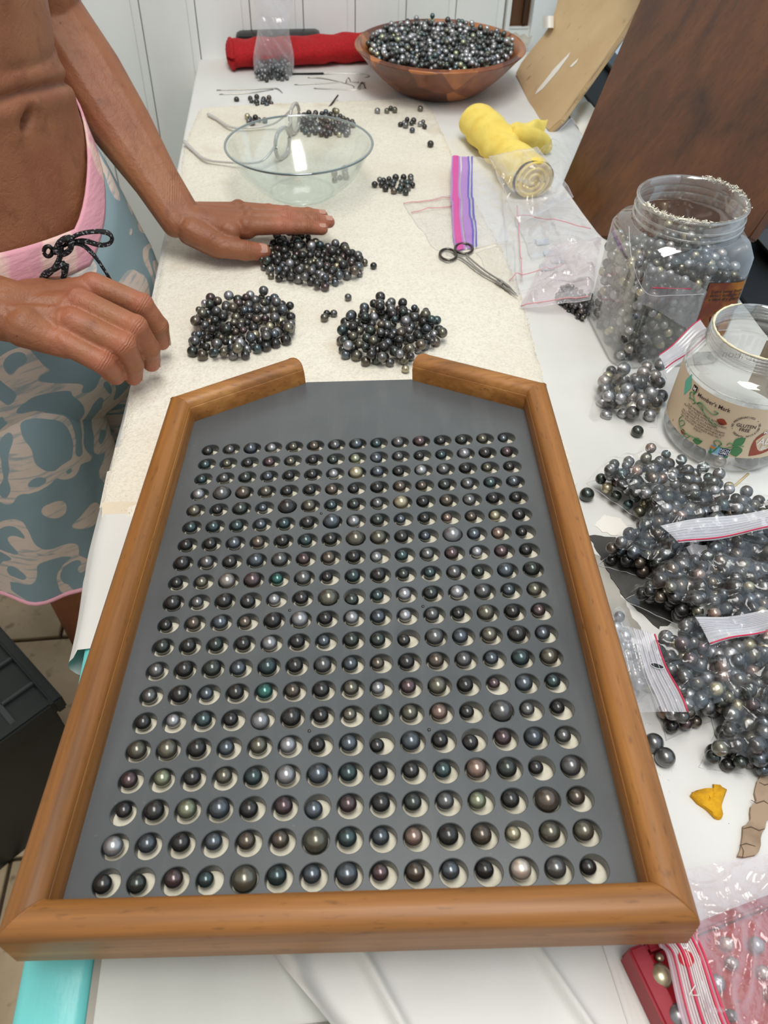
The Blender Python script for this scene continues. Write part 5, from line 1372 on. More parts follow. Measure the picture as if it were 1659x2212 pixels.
def big_zip():
    z = .0275
    c = [P(1448, 1884, z), P(1800, 1822, z), P(1880, 2330, z), P(1520, 2330, z)]
    t = empty('large_zip_bag', (c[0].x, c[0].y, z)); tag(t, 'large clear zip bag with red lines lying over the red box', 'bag')
    def f(s, q):
        p = c[0].lerp(c[1], s).lerp(c[3].lerp(c[2], s), q)
        x, y = p.x, p.y
        h = .0
        for k in range(4):
            an = k*.8+.4; ph = (x*cos(an)+y*sin(an))*95+3.5*float(vn(x*30+k*3, y*30)); h += max(0, 1-abs(ph % 2-1)*2.2)*float(vn(x*14+k, y*14+3))
        return (x, y, z+.0035*h*min(1, 12*min(s, 1-s, q, 1-q)+.1)+.002*float(vn(x*25, y*25)))
    link('bag_film', grid_mesh('bag_film', f, 80, 90), M_filmp, t)
    # zip band along the left side, running from the top corner downwards
    a0, a1 = (1448, 1884), (1556, 2330); b0, b1 = (1478, 1884), (1640, 2330)
    L0 = [(1447, 1884), (1420, 2030), (1436, 2070), (1470, 2212), (1500, 2330)]; 
    R0 = [(1462, 1884), (1488, 1990), (1520, 2080), (1568, 2212), (1612, 2330)]
    La = smooth_path([P(u, v, z) for u, v in L0], 6); Ra = smooth_path([P(u, v, z) for u, v in R0], 6); n = len(La)
    def zb(s, q):
        i = min(n-1, int(q*(n-1))); j = min(n-1, i+1); fr = q*(n-1)-i
        p = La[i].lerp(La[j], fr).lerp(Ra[i].lerp(Ra[j], fr), s); return (p.x, p.y, z+.0032+.0005*(int(s*26) % 2)+.001*sin(q*16))
    zo = link('zip_band', grid_mesh('zip_band', zb, 27, 50, False), M_zip2, t); zo['label'] = 'ribbed zip band of the large bag'
    for s in (.18, .45, .88, 1.0):
        link('red_line', tube_mesh('red_line', [Vector(zb(s, i/30))+Vector((0, 0, .0006)) for i in range(31)], .0007 if s > .4 else .0005, 5), M_redline, zo)
    for s in (.25, .32, .38, .52, .58, .64, .70, .76, .82):
        link('zip_rib', tube_mesh('zip_rib', [Vector(zb(s, i/30))+Vector((0, 0, .0004)) for i in range(31)], .0003, 4), M_inkwhite, zo)
    # punched hole and moulded marks
    ctr = P(1482, 2070, z+.005)
    bm = bmesh.new(); bmesh.ops.create_circle(bm, cap_ends=True, segments=24, radius=.0042); bmesh.ops.translate(bm, verts=bm.verts, vec=ctr); bm_obj('punched_hole', bm, MATS['red_velvet'], zo)
    me = text_mesh('LDPE', .0052, 'LEFT', False)
    d = (P(1500, 2110, z)-P(1470, 2010, z)).normalized(); nn = Vector((-d.y, d.x, 0)); q0 = P(1474, 2022, z+.0048)
    for v in me.vertices: v.co = q0+d*v.co.x+nn*(v.co.y-.002)
    me.materials.clear(); link('lettering', me, M_inkwhite, zo)
    tri = [P(1502, 2128, z+.005), P(1488, 2150, z+.005), P(1510, 2150, z+.005)]
    link('recycling_triangle', tube_mesh('recycling_triangle', tri, .0004, 5, closed=True), M_inkwhite, zo)
M_zip2 = film_mat('rosy_zip_film', (246, 222, 230), haze=.38, gloss=.12, rough=.3)
big_zip()

# ------------------------------------------------------------------ black crate on the floor, lower left
def crate():
    top = FZ+.30
    A = P(126, 1505, top); B = P(-120, 1225, top); C2 = P(136, 1610, top-.0)
    d1 = (B-A); d1.z = 0; d1.normalize(); d2 = Vector((d1.y, -d1.x, 0))
    if d2.y > 0: d2 = -d2
    t = empty('storage_crate', (A.x, A.y, FZ)); tag(t, 'dark green-black ribbed plastic crate on the tiled floor at the lower left', 'crate')
    mc = mat('crate_dark', (22, 27, 26), .4); mr = mat('crate_rib', (52, 56, 56), .35)
    L, Wd = .46, .36
    def bx(name, a0, a1, b0, b1, z0, z1, m, bev=.003):
        bm = bmesh.new(); vs = [bm.verts.new(A*1+d1*a+d2*b+Vector((0, 0, z-A.z))) for z in (z0, z1) for a, b in ((a0, b0), (a1, b0), (a1, b1), (a0, b1))]
        for f in ((3, 2, 1, 0), (4, 5, 6, 7), (0, 1, 5, 4), (1, 2, 6, 5), (2, 3, 7, 6), (3, 0, 4, 7)): bm.faces.new([vs[i] for i in f])
        bmesh.ops.bevel(bm, geom=list(bm.edges), offset=bev, segments=2, affect='EDGES')
        return bm_obj(name, bm, m, t, angle=40)
    bx('crate_body', .01, L-.01, .01, Wd-.01, FZ+.001, top-.02, mc)
    bx('crate_rim', -.004, L, -.004, .012, top-.03, top, mc); bx('crate_rim', -.004, L, Wd-.012, Wd, top-.03, top, mc)
    bx('crate_rim', -.004, .012, .012, Wd-.012, top-.03, top, mc); bx('crate_rim', L-.012, L, .012, Wd-.012, top-.03, top, mc)
    bx('crate_lid', .012, L-.012, .012, Wd-.012, top-.022, top-.012, mc)
    for k in range(7): bx('lid_rib', .05+.06*k, .056+.06*k, .012, Wd-.012, top-.012, top-.007, mr, .001)
    for k in range(4): bx('lid_rib', .012, L-.012, .06+.085*k, .068+.085*k, top-.012, top-.006, mr, .001)
crate()
#@@PART3@@
# ------------------------------------------------------------------ the person
def cap(bm, p, q, r0, r1, seg=14, flat=None, fn=(0, 0, 1), n=5):
    """closed tapered capsule from p to q; flat squashes it along fn"""
    p, q = Vector(p), Vector(q); d = q-p; L = max(d.length, 1e-5); d.normalize()
    fn = Vector(fn); a = (fn-d*fn.dot(d))
    if a.length < 1e-3: a = d.orthogonal()
    a.normalize(); b = d.cross(a); fl = flat if flat else 1.0
    rings = []
    prof = [(-r0*cos(pi/2*k/n), r0*sin(pi/2*k/n)) for k in range(1, n+1)]+[(L+r1*sin(pi/2*k/n), r1*cos(pi/2*k/n)) for k in range(0, n)]
    for t, r in prof:
        rings.append([bm.verts.new(p+d*t+(a*cos(2*pi*k/seg)*fl+b*sin(2*pi*k/seg))*r) for k in range(seg)])
    v0 = bm.verts.new(p-d*r0); v1 = bm.verts.new(q+d*r1)
    for i in range(len(rings)-1):
        for k in range(seg): bm.faces.new((rings[i][k], rings[i][(k+1) % seg], rings[i+1][(k+1) % seg], rings[i+1][k]))
    for k in range(seg):
        bm.faces.new((v0, rings[0][(k+1) % seg], rings[0][k])); bm.faces.new((v1, rings[-1][k], rings[-1][(k+1) % seg]))
def chain(bm, pts, rad, **kw):
    for i in range(len(pts)-1): cap(bm, pts[i], pts[i+1], rad[i], rad[i+1], **kw)
def blob(bm, c, r, sc=(1, 1, 1), mt=None):
    res = bmesh.ops.create_icosphere(bm, subdivisions=3, radius=r)
    for v in res['verts']:
        x = Vector((v.co.x*sc[0], v.co.y*sc[1], v.co.z*sc[2]))
        if mt is not None: x = mt @ x
        v.co = Vector(c)+x
def loft(bm, rings, capends=True):
    R = [[bm.verts.new(p) for p in r] for r in rings]; n = len(R[0])
    for i in range(len(R)-1):
        for k in range(n): bm.faces.new((R[i][k], R[i][(k+1) % n], R[i+1][(k+1) % n], R[i+1][k]))
    if capends: bm.faces.new(list(reversed(R[0]))); bm.faces.new(R[-1])
def remesh(bm, voxel, smooth=6, fac=.5):
    bmesh.ops.recalc_face_normals(bm, faces=bm.faces)
    me = bpy.data.meshes.new('tmp'); bm.to_mesh(me); bm.free()
    o = bpy.data.objects.new('tmp', me); COL.objects.link(o)
    m = o.modifiers.new('r', 'REMESH'); m.mode = 'VOXEL'; m.voxel_size = voxel; m.use_smooth_shade = True
    if smooth:
        m = o.modifiers.new('s', 'SMOOTH'); m.iterations = smooth; m.factor = fac
    bpy.context.view_layer.update()
    r = bpy.data.meshes.new_from_object(o.evaluated_get(bpy.context.evaluated_depsgraph_get()))
    bpy.data.objects.remove(o); bpy.data.meshes.remove(me); return r

CREASE = []      # (point, axis, half width, radius) for knuckle creases
def hand(bm, W, mcp, fingers, rads, thumb, trad, dorsal, palm_r=.0125):
    """palm from wrist W to the four knuckles, fingers as chains, thumb chain from its root"""
    dorsal = Vector(dorsal)
    for i, m_ in enumerate(mcp):
        base = W.lerp(m_, .12)+(m_-sum(mcp, Vector())/4)*.22
        cap(bm, base-dorsal*.003, m_-dorsal*.004, palm_r*1.12, palm_r*.98, fn=dorsal)
        cap(bm, base+dorsal*.0042, m_+dorsal*.0008, palm_r*.66, palm_r*.55, fn=dorsal)       # tendon line
        blob(bm, m_+dorsal*.002, .0108)
    for i in range(3):
        a = mcp[i].lerp(mcp[i+1], .5); cap(bm, W.lerp(a, .25)-dorsal*.004, a*.88+W*.12-dorsal*.004, palm_r, palm_r*.86, fn=dorsal)
    for f, r in zip(fingers, rads):
        chain(bm, f, r, n=4)
        for j in (1, 2):
            blob(bm, f[j]+dorsal*.0006, r[j]*1.06, (1, 1, 1))
            ax = (f[j+1]-f[j-1]).normalized(); CREASE.append((f[j], ax, dorsal, .0034, .02))
    chain(bm, thumb, trad, n=4)
    blob(bm, thumb[2], trad[2]*1.06); CREASE.append((thumb[2], (thumb[3]-thumb[1]).normalized(), dorsal, .0034, .02))
def nail(f, r, dorsal, parent, wide=.8, m=None, ln=.010):
    """curved finger nail on the dorsal side of the last segment"""
    p, q = f[-2], f[-1]; d = (q-p).normalized(); up = (Vector(dorsal)-d*Vector(dorsal).dot(d)).normalized(); sd = d.cross(up)
    R = r*1.0
    def g(s, t):
        a = (s-.5)*1.75*wide; l = (t-.5)*ln; rr = R*(1.02-.0*t)
        taper = 1-.25*abs(2*t-1)**4
        return tuple(q+d*(l-ln*.22)+up*(cos(a*taper)*rr*.96+.0004)+sd*sin(a*taper)*rr)
    return link('finger_nail', grid_mesh('finger_nail', g, 9, 9), m, parent)

def skin_material():
    m = bpy.data.materials.new('sunned_skin'); m.use_nodes = True; n = m.node_tree; b = n.nodes['Principled BSDF']
    b.inputs['Roughness'].default_value = .48; b.inputs['Specular IOR Level'].default_value = .4
    b.inputs['Subsurface Weight'].default_value = .08; b.inputs['Subsurface Scale'].default_value = .004; b.inputs['Subsurface Radius'].default_value = (1, .35, .2)
    tc = n.nodes.new('ShaderNodeTexCoord')
    def noise(sc, det, st=(1, 1, 1), dist=0):
        mp = n.nodes.new('ShaderNodeMapping'); mp.inputs['Scale'].default_value = st; n.links.new(tc.outputs['Object'], mp.inputs[0])
        t = n.nodes.new('ShaderNodeTexNoise'); t.inputs['Scale'].default_value = sc; t.inputs['Detail'].default_value = det; t.inputs['Distortion'].default_value = dist
        n.links.new(mp.outputs[0], t.inputs['Vector']); return t.outputs[0]
    def mix(prev, c2, val, lo, hi):
        r = n.nodes.new('ShaderNodeMapRange'); r.inputs[1].default_value = lo; r.inputs[2].default_value = hi; n.links.new(val, r.inputs[0])
        x = n.nodes.new('ShaderNodeMix'); x.data_type = 'RGBA'; n.links.new(r.outputs[0], x.inputs[0])
        if isinstance(prev, tuple): x.inputs[6].default_value = prev
        else: n.links.new(prev, x.inputs[6])
        x.inputs[7].default_value = c2; return x.outputs[2]
    c = mix(rgba((154, 101, 68)), rgba((140, 86, 58)), noise(14, 4), .4, .65)
    c = mix(c, rgba((120, 72, 48)), noise(45, 5), .55, .8)
    c = mix(c, rgba((112, 66, 48)), noise(240, 2), .7, .78)
    at = n.nodes.new('ShaderNodeAttribute'); at.attribute_name = 'red'
    x = n.nodes.new('ShaderNodeMix'); x.data_type = 'RGBA'; n.links.new(at.outputs['Fac'], x.inputs[0]); n.links.new(c, x.inputs[6]); x.inputs[7].default_value = rgba((182, 108, 86)); c = x.outputs[2]
    n.links.new(c, b.inputs['Base Color'])
    # bump: fine cross-hatched skin, broad wrinkles, finger creases from attributes
    ax = n.nodes.new('ShaderNodeAttribute'); ax.attribute_name = 'crease_pos'
    am = n.nodes.new('ShaderNodeAttribute'); am.attribute_name = 'crease_mask'
    s1 = n.nodes.new('ShaderNodeMath'); s1.operation = 'MULTIPLY'; s1.inputs[1].default_value = 2*pi/.0026; n.links.new(ax.outputs['Fac'], s1.inputs[0])
    s1b = n.nodes.new('ShaderNodeMath'); s1b.operation = 'MULTIPLY_ADD'; s1b.inputs[1].default_value = 7.; n.links.new(noise(160, 2), s1b.inputs[0]); n.links.new(s1.outputs[0], s1b.inputs[2])
    s2 = n.nodes.new('ShaderNodeMath'); s2.operation = 'SINE'; n.links.new(s1b.outputs[0], s2.inputs[0])
    s3 = n.nodes.new('ShaderNodeMath'); s3.operation = 'MULTIPLY'; n.links.new(s2.outputs[0], s3.inputs[0]); n.links.new(am.outputs['Fac'], s3.inputs[1])
    vo = n.nodes.new('ShaderNodeTexVoronoi'); vo.inputs['Scale'].default_value = 420; vo.feature = 'DISTANCE_TO_EDGE'; n.links.new(tc.outputs['Object'], vo.inputs['Vector'])
    pn = None
    for val, st, di in ((s3.outputs[0], .5, .0006), (noise(110, 4, (1, 1, 1), 1.6), .6, .0012), (vo.outputs[0], .45, .0005), (noise(34, 3), .4, .002)):
        bp = n.nodes.new('ShaderNodeBump'); bp.inputs['Strength'].default_value = st; bp.inputs['Distance'].default_value = di; n.links.new(val, bp.inputs['Height'])
        if pn: n.links.new(pn, bp.inputs['Normal'])
        pn = bp.outputs[0]
    n.links.new(pn, b.inputs['Normal']); return m
M_skin = skin_material()
M_nail = mat('finger_nail', (186, 140, 120), .3, spec=.6)

FA = Vector((.886, -.463, 0)); LA = Vector((.463, .886, 0))      # the way the person faces, and their left
BC = Vector((-.345, .860, 0))                                  # body axis at the hips
def person():
    t = empty('person', (BC.x, BC.y, FZ)); tag(t, 'bare-chested person in blue and pink board shorts leaning over the pearls at left', 'person')
    # ---- arms and hands at fine resolution
    bm = bmesh.new()
    W = P(384, 462, .060)
    mcp = [P(532, 489, .047), P(540, 473, .050), P(533, 460, .046), P(515, 452, .038)]
    fi = [[mcp[0], P(612, 489, .043), P(662, 491, .039), P(696, 495, .0335)],
          [mcp[1], P(622, 473, .047), P(678, 476, .042), P(711, 480, .037)],
          [mcp[2], P(612, 462, .043), P(665, 463, .038), P(697, 466, .034)],
          [mcp[3], P(580, 455, .034), P(620, 457, .029), P(646, 460, .026)]]
    rd = [[.0112, .0098, .0088, .0076], [.0114, .0098, .0088, .0076], [.0110, .0094, .0084, .0073], [.0098, .0084, .0075, .0066]]
    th = [P(415, 498, .047), P(478, 532, .034), P(530, 541, .0285), P(567, 544, .0225)]
    dl = Vector((-.05, -.18, 1)).normalized()
    hand(bm, W, mcp, fi, rd, th, [.0175, .0142, .0118, .0106], dl, .0128)
    cap(bm, W-dl*.006, th[1], .019, .013, fn=dl); cap(bm, P(425, 480, .050), P(500, 500, .046), .015, .012)
    cap(bm, P(408, 505, .030), P(470, 540, .024), .014, .011)
    hl_fi, hl_th = fi, th
    # left forearm and upper arm
    EL = PY(112, 40, 1.06); SH = Vector((-.245, 1.045, .56))
    d = (EL-W).normalized(); sd = Vector((.2, 1, .15)); wn = dl
    A1 = W.lerp(EL, .18); A2 = W.lerp(EL, .45); A3 = W.lerp(EL, .72)
    for off, k in ((-.0105, 1), (0, 1), (.0105, 1)):
        o_ = d.cross(wn).normalized()*off
        chain(bm, [W-d*.008+o_*.8, A1+o_*.85, A2+o_*1.1, A3+o_*1.1, EL+o_*.8], [.0178, .0198, .0258, .0305, .032])
    chain(bm, [EL, EL.lerp(SH, .3), EL.lerp(SH, .7), SH], [.033, .038, .044, .05])
    VE = []
    def vein(pts, h=.0011, w=.0022): VE.append(([np.array(p) for p in smooth_path(pts, 5)], h, w))
    vein([P(350, 400, .112), P(372, 432, .090), P(392, 452, .080), P(420, 470, .074)], .0013, .003)
    vein([P(398, 470, .079), P(430, 480, .071), P(465, 478, .066), P(500, 474, .060)]); vein([P(402, 490, .072), P(440, 498, .063), P(470, 514, .052), P(492, 524, .045)])
    vein([P(430, 480, .071), P(452, 496, .062), P(500, 497, .055)], .0008)
    # ---- right hand
    W2 = P(8, 668, .100)
    m2 = [P(200, 616, .094), P(172, 652, .098), P(155, 693, .092), P(137, 738, .080)]
    f2 = [[m2[0], P(306, 660, .078), P(342, 706, .052), P(349, 738, .030)],
          [m2[1], P(292, 708, .080), P(322, 754, .052), P(327, 784, .030)],
          [m2[2], P(268, 746, .073), P(288, 788, .046), P(288, 814, .026)],
          [m2[3], P(222, 783, .063), P(240, 800, .049), P(250, 812, .036)]]
    r2 = [[.0132, .0120, .0106, .0092], [.0134, .0122, .0108, .0094], [.0128, .0116, .0102, .0090], [.0118, .0110, .0104, .0094]]
    t2 = [P(60, 640, .075), P(140, 625, .060), P(220, 640, .045), P(265, 660, .032)]
    dr = Vector((-.10, -.30, 1)).normalized()
    hand(bm, W2, m2, f2, r2, t2, [.017, .014, .0118, .010], dr, .0135)
    cap(bm, W2, m2[0]+Vector((0, .0, -.008)), .022, .014); cap(bm, W2+Vector((.02, -.018, -.008)), m2[3]-dr*.006, .020, .0125)
    vein([P(10, 640, .124), P(60, 636, .120), P(110, 640, .115), P(160, 632, .108)], .0014, .003); vein([P(20, 700, .118), P(70, 688, .116), P(110, 672, .112), P(150, 676, .104)]); vein([P(60, 690, .117), P(58, 722, .110), P(100, 738, .099), P(130, 716, .098)], .0010); vein([P(110, 672, .112), P(124, 650, .112), P(150, 640, .108)], .0009)
    E2 = W2+Vector((-.235, -.02, .10)); S2 = Vector((-.50, .665, .55))
    d2 = (E2-W2).normalized()
    for off in (-.012, .012):
        o_ = d2.cross(dr).normalized()*off
        chain(bm, [W2-d2*.008+o_*.8, W2.lerp(E2, .25)+o_*.9, W2.lerp(E2, .6)+o_*1.3, E2+o_*.8], [.0215, .0235, .033, .037])
    chain(bm, [E2, E2.lerp(S2, .5), S2], [.038, .044, .05])
    arms = remesh(bm, .0015, 9, .5)
    co = np.zeros(len(arms.vertices)*3, np.float32); arms.vertices.foreach_get('co', co); co = co.reshape(-1, 3).astype(float)
    no = np.zeros(len(arms.vertices)*3, np.float32); arms.vertices.foreach_get('normal', no); no = no.reshape(-1, 3)
    tot = np.zeros(len(co))
    for pl, h_, w_ in VE:
        best = np.full(len(co), 9.); nl = len(pl)
        for q in range(nl-1):
            a_, b_ = pl[q], pl[q+1]; ab = (b_-a_)[:2]; tt = np.clip(((co[:, :2]-a_[:2]) @ ab)/(ab @ ab+1e-12), 0, 1)
            best = np.minimum(best, np.hypot(co[:, 0]-a_[0]-tt*ab[0], co[:, 1]-a_[1]-tt*ab[1]))
        tot = np.maximum(tot, h_*np.exp(-(best/w_)**2)*np.clip((no[:, 2]-.15)*2.5, 0, 1)*(np.abs(co[:, 2]-pl[nl//2][2]) < .05))
    co += no*tot[:, None]; arms.vertices.foreach_set('co', co.astype(np.float32).ravel())
    # ---- torso, neck, head, legs at coarser resolution
    bm = bmesh.new(); NS = 40
    def ring(z, a, b, c, sq=2.3):
        out = []
        for k in range(NS):
            th_ = 2*pi*k/NS; ct, st = cos(th_), sin(th_)
            r = 1/((abs(ct)**sq+abs(st)**sq)**(1/sq))
            out.append(c+LA*(a*r*ct)+FA*(b*r*st)+Vector((0, 0, z)))
        return out
    c0 = BC
    T = [(-.06, .155, .100, c0+FA*.0), (.0, .160, .106, c0), (.05, .156, .104, c0+FA*.002), (.09, .149, .101, c0+FA*.003), (.125, .143, .099, c0-LA*.002), (.16, .137, .098, c0-LA*.003),
         (.20, .1315, .099, c0-LA*.006), (.235, .128, .099, c0-LA*.009), (.27, .133, .102, c0-LA*.010), (.32, .140, .106, c0-LA*.012), (.40, .150, .112, c0-LA*.012), (.48, .158, .112, c0-LA*.01), (.545, .165, .098, c0-FA*.01), (.59, .13, .075, c0-FA*.02), (.625, .06, .06, c0-FA*.02)]
    loft(bm, [ring(z, a, b, c) for z, a, b, c in T])
    # flank bulge and folds of the bending belly
    blob(bm, c0+LA*.092+FA*.015+Vector((0, 0, .165)), .048, (1, 1, 1.0))
    for s, sh in ((1, SH), (-1, S2)): chain(bm, [c0-FA*.015+LA*(.09*s)+Vector((0, 0, .57)), sh], [.055, .056])
    nk = c0-FA*.012+Vector((0, 0, .60)); hd = nk+FA*.035+Vector((0, 0, .17))
    cap(bm, nk, nk+FA*.015+Vector((0, 0, .09)), .058, .055)
    blob(bm, hd, .095, (.92, .82, 1.2)); blob(bm, hd+FA*.05+Vector((0, 0, -.06)), .055, (.9, .9, 1)); cap(bm, hd+FA*.08+Vector((0, 0, .015)), hd+FA*.108+Vector((0, 0, -.02)), .010, .014)
    for s in (1, -1): blob(bm, hd+LA*(.082*s)-FA*.005+Vector((0, 0, -.01)), .022, (.5, .9, 1.3))
    # legs
    for s in (1, -1):
        hip = c0+LA*(.082*s)+Vector((0, 0, -.05)); kn = c0+LA*(.095*s)+FA*.03+Vector((0, 0, FZ+.46)); an = c0+LA*(.10*s)-FA*.01+Vector((0, 0, FZ+.075))
        if s == 1: kn += FA*.03; an += FA*.035
        chain(bm, [hip, hip.lerp(kn, .5), kn, kn.lerp(an, .3)-FA*.01, an], [.085, .072, .053, .050, .034])
        chain(bm, [an+Vector((0, 0, -.03))-FA*.03, an+FA*.07+Vector((0, 0, -.045)), an+FA*.15+Vector((0, 0, -.058))], [.034, .027, .016])
    body = remesh(bm, .0038, 8, .5)
    # belly folds and navel pressed into the torso
    co = np.zeros(len(body.vertices)*3, np.float32); body.vertices.foreach_get('co', co); co = co.reshape(-1, 3).astype(float)
    no = np.zeros(len(body.vertices)*3, np.float32); body.vertices.foreach_get('normal', no); no = no.reshape(-1, 3)
    rel = co-np.array(c0); la = rel @ np.array(LA); fa = rel @ np.array(FA); z = co[:, 2]; front = np.clip(fa/.05, 0, 1)
    # navel: a deep slanting crescent; one long belly fold and a shorter one above it
    u1 = (la+.006)*.85+(z-.210)*.53; v1 = -(la+.006)*.53+(z-.210)*.85
    dsp = -.018*np.exp(-(u1/.0095)**2-((v1-.10*u1)/.0045)**2)*front + .0022*np.exp(-((np.hypot(u1, v1)-.018)/.009)**2)*front*(v1 > -.004)
    z1 = .2325-.14*la-1.0*la*la; dsp += -.0055*np.exp(-((z-z1)/.0036)**2)*front+.0030*np.exp(-((z-z1+.013)/.010)**2)*front+.0020*np.exp(-((z-z1-.010)/.007)**2)*front
    z2 = .2525-.16*la+.8*la*la; dsp += -.0024*np.exp(-((z-z2)/.0034)**2)*front*np.clip((la+.03)/.03, 0, 1)
    dsp += .003*np.exp(-((z-.135)/.04)**2-((la-.005)/.06)**2)*front
    sel = (z > .05) & (z < .5); co[sel] += no[sel]*dsp[sel, None]
    body.vertices.foreach_set('co', co.astype(np.float32).ravel())
    # join the two meshes into one body
    bm = bmesh.new(); bm.from_mesh(arms); bm.from_mesh(body)
    me = bpy.data.meshes.new('body'); bm.to_mesh(me); bm.free(); me.shade_smooth(); me.materials.clear()
    N = len(me.vertices); co = np.zeros(N*3, np.float32); me.vertices.foreach_get('co', co); co = co.reshape(-1, 3)
    cp = np.full(N, 1., np.float32); cm = np.zeros(N, np.float32); best = np.full(N, 9.)
    CREASE.append((W2+Vector((0, 0, .02)), (m2[1]-W2).normalized(), dr, .011, .06)); CREASE.append((W+Vector((0, 0, .018)), (mcp[1]-W).normalized(), dl, .007, .05))
    for p, ax_, dd, cw, cr in CREASE:
        r = co-np.array(p, np.float32); dist = np.linalg.norm(r, axis=1); al = r @ np.array(ax_); up_ = (r @ np.array(dd))/(dist+1e-6)
        w_ = np.exp(-(al/cw)**2)*(dist < cr)*np.clip(up_*1.6+.1, 0, 1)*(1 if cr < .03 else .6); k = (dist < best) & (dist < cr*1.2)
        cp[k] = al[k]; cm[k] = w_[k]; best[k] = dist[k]
    red = np.zeros(N, np.float32)
    tips = [f[-1] for f in hl_fi+[hl_th]+f2]+[f[1] for f in f2]+[f[1] for f in hl_fi]
    for p in tips+m2: red = np.maximum(red, .75*np.exp(-(np.linalg.norm(co-np.array(p, np.float32), axis=1)/.015)**2))
    for nm, arr in (('crease_pos', cp), ('crease_mask', cm), ('red', red)):
        a_ = me.attributes.new(nm, 'FLOAT', 'POINT'); a_.data.foreach_set('value', arr.astype(np.float32))
    link('body', me, M_skin, t)
    for f, r in zip(hl_fi[:3], rd): nail(f, r[3], dl+Vector((.15, 0, 0)), t, .8, M_nail, .009)
    nail(hl_th, .0104, Vector((.10, -.60, .9)), t, .72, M_nail, .011)
    for f, r in zip(f2[:3], r2): nail(f, r[3], Vector((1, .15, .15)), t, .8, M_nail, .009)
    # hair cap, outside the picture
    bm = bmesh.new(); blob(bm, hd+Vector((0, 0, .018))-FA*.008, .1, (.96, .9, 1.16))
    for v in list(bm.verts):
        if (v.co-hd).dot(FA) > .045 and v.co.z < hd.z+.07 or v.co.z < hd.z-.04: bm.verts.remove(v)
    bm_obj('hair', bm, mat('hair_brown', (92, 74, 56), .6, bump=(300, .8, .004)), t)

    # ---- board shorts
    NS2 = 72
    def sring(z, a, b, c, fold=0., sq=2.3, ph=0.):
        out = []
        for k in range(NS2):
            th_ = 2*pi*k/NS2; ct, st = cos(th_), sin(th_); r = 1/((abs(ct)**sq+abs(st)**sq)**(1/sq))
            f_ = 1+fold*(sin(th_*5+ph+z*14)*.7+sin(th_*11+z*23+ph)*.35)
            out.append(c+LA*(a*r*ct*f_)+FA*(b*r*st*f_)+Vector((0, 0, z)))
        return out
    def zoff(la_, fa_):     # the waist dips at the front and rises over the hips
        return .101+(.094*np.clip(la_/.15, 0, 1)**1.2 if la_ > 0 else .016*np.clip(-la_/.15, 0, 1)+.06*np.clip(-fa_/.1, 0, 1))*1.0
    def waistring(dz, grow, tilt=1.0):
        out = []
        for k in range(NS2):
            th_ = 2*pi*k/NS2; ct, st = cos(th_), sin(th_); r = 1/((abs(ct)**2.3+abs(st)**2.3)**(1/2.3))
            a, b = .153+grow, .106+grow
            l_, f_ = a*r*ct, b*r*st
            zz = zoff(l_, f_)+dz
            # follow the narrowing flank
            sh = np.interp(zz, [.0, .09, .13, .16, .20], [1.03, .97, .912, .885, .862]); l_ -= .003
            if st > 0: f_ += .012*st*(1-abs(ct))
            out.append(c0+LA*(l_*sh)+FA*(f_*sh)+Vector((0, 0, zz)))
        return out
    def surf(name, rings, m, th=.0018, close=True):
        n = len(rings[0]); V = [p for r in rings for p in r]
        F = [(i*n+k, i*n+(k+1) % n, (i+1)*n+(k+1) % n, (i+1)*n+k) for i in range(len(rings)-1) for k in range(n)]
        o = link(name, newmesh(name, V, F, True), m, t)
        sm = o.modifiers.new('thickness', 'SOLIDIFY'); sm.thickness = th; sm.offset = 1
        return o
    M_pinkc = mat('pink_waistband', (224, 160, 172), .9, noise=(16, (234, 196, 184), .56, .60, (1, 1, .5)), bump=[(500, .3, .0006), (40, .5, .003, (1, 1, 4))])
    def prt(n, b, tc):
        # blue cloth printed with broad streaky beige loops
        mp = n.nodes.new('ShaderNodeMapping'); mp.inputs['Scale'].default_value = (1, 1, 1.25); n.links.new(tc.outputs['Object'], mp.inputs[0])
        t1 = n.nodes.new('ShaderNodeTexNoise'); t1.inputs['Scale'].default_value = 11.5; t1.inputs['Detail'].default_value = .3; t1.inputs['Distortion'].default_value = 1.6; n.links.new(mp.outputs[0], t1.inputs['Vector'])
        sb = n.nodes.new('ShaderNodeMath'); sb.operation = 'SUBTRACT'; sb.inputs[1].default_value = .545; n.links.new(t1.outputs[0], sb.inputs[0])
        ab = n.nodes.new('ShaderNodeMath'); ab.operation = 'ABSOLUTE'; n.links.new(sb.outputs[0], ab.inputs[0])
        r = n.nodes.new('ShaderNodeMapRange'); r.inputs[1].default_value = .078; r.inputs[2].default_value = .068; n.links.new(ab.outputs[0], r.inputs[0])
        mp2 = n.nodes.new('ShaderNodeMapping'); mp2.inputs['Scale'].default_value = (30, 30, 190); mp2.inputs['Rotation'].default_value = (.2, .1, 0); n.links.new(tc.outputs['Object'], mp2.inputs[0])
        t2 = n.nodes.new('ShaderNodeTexNoise'); t2.inputs['Scale'].default_value = 1; t2.inputs['Detail'].default_value = 3; n.links.new(mp2.outputs[0], t2.inputs['Vector'])
        r2_ = n.nodes.new('ShaderNodeMapRange'); r2_.inputs[1].default_value = .35; r2_.inputs[2].default_value = .5; r2_.inputs[3].default_value = .35; n.links.new(t2.outputs[0], r2_.inputs[0])
        ml = n.nodes.new('ShaderNodeMath'); ml.operation = 'MULTIPLY'; n.links.new(r.outputs[0], ml.inputs[0]); n.links.new(r2_.outputs[0], ml.inputs[1])
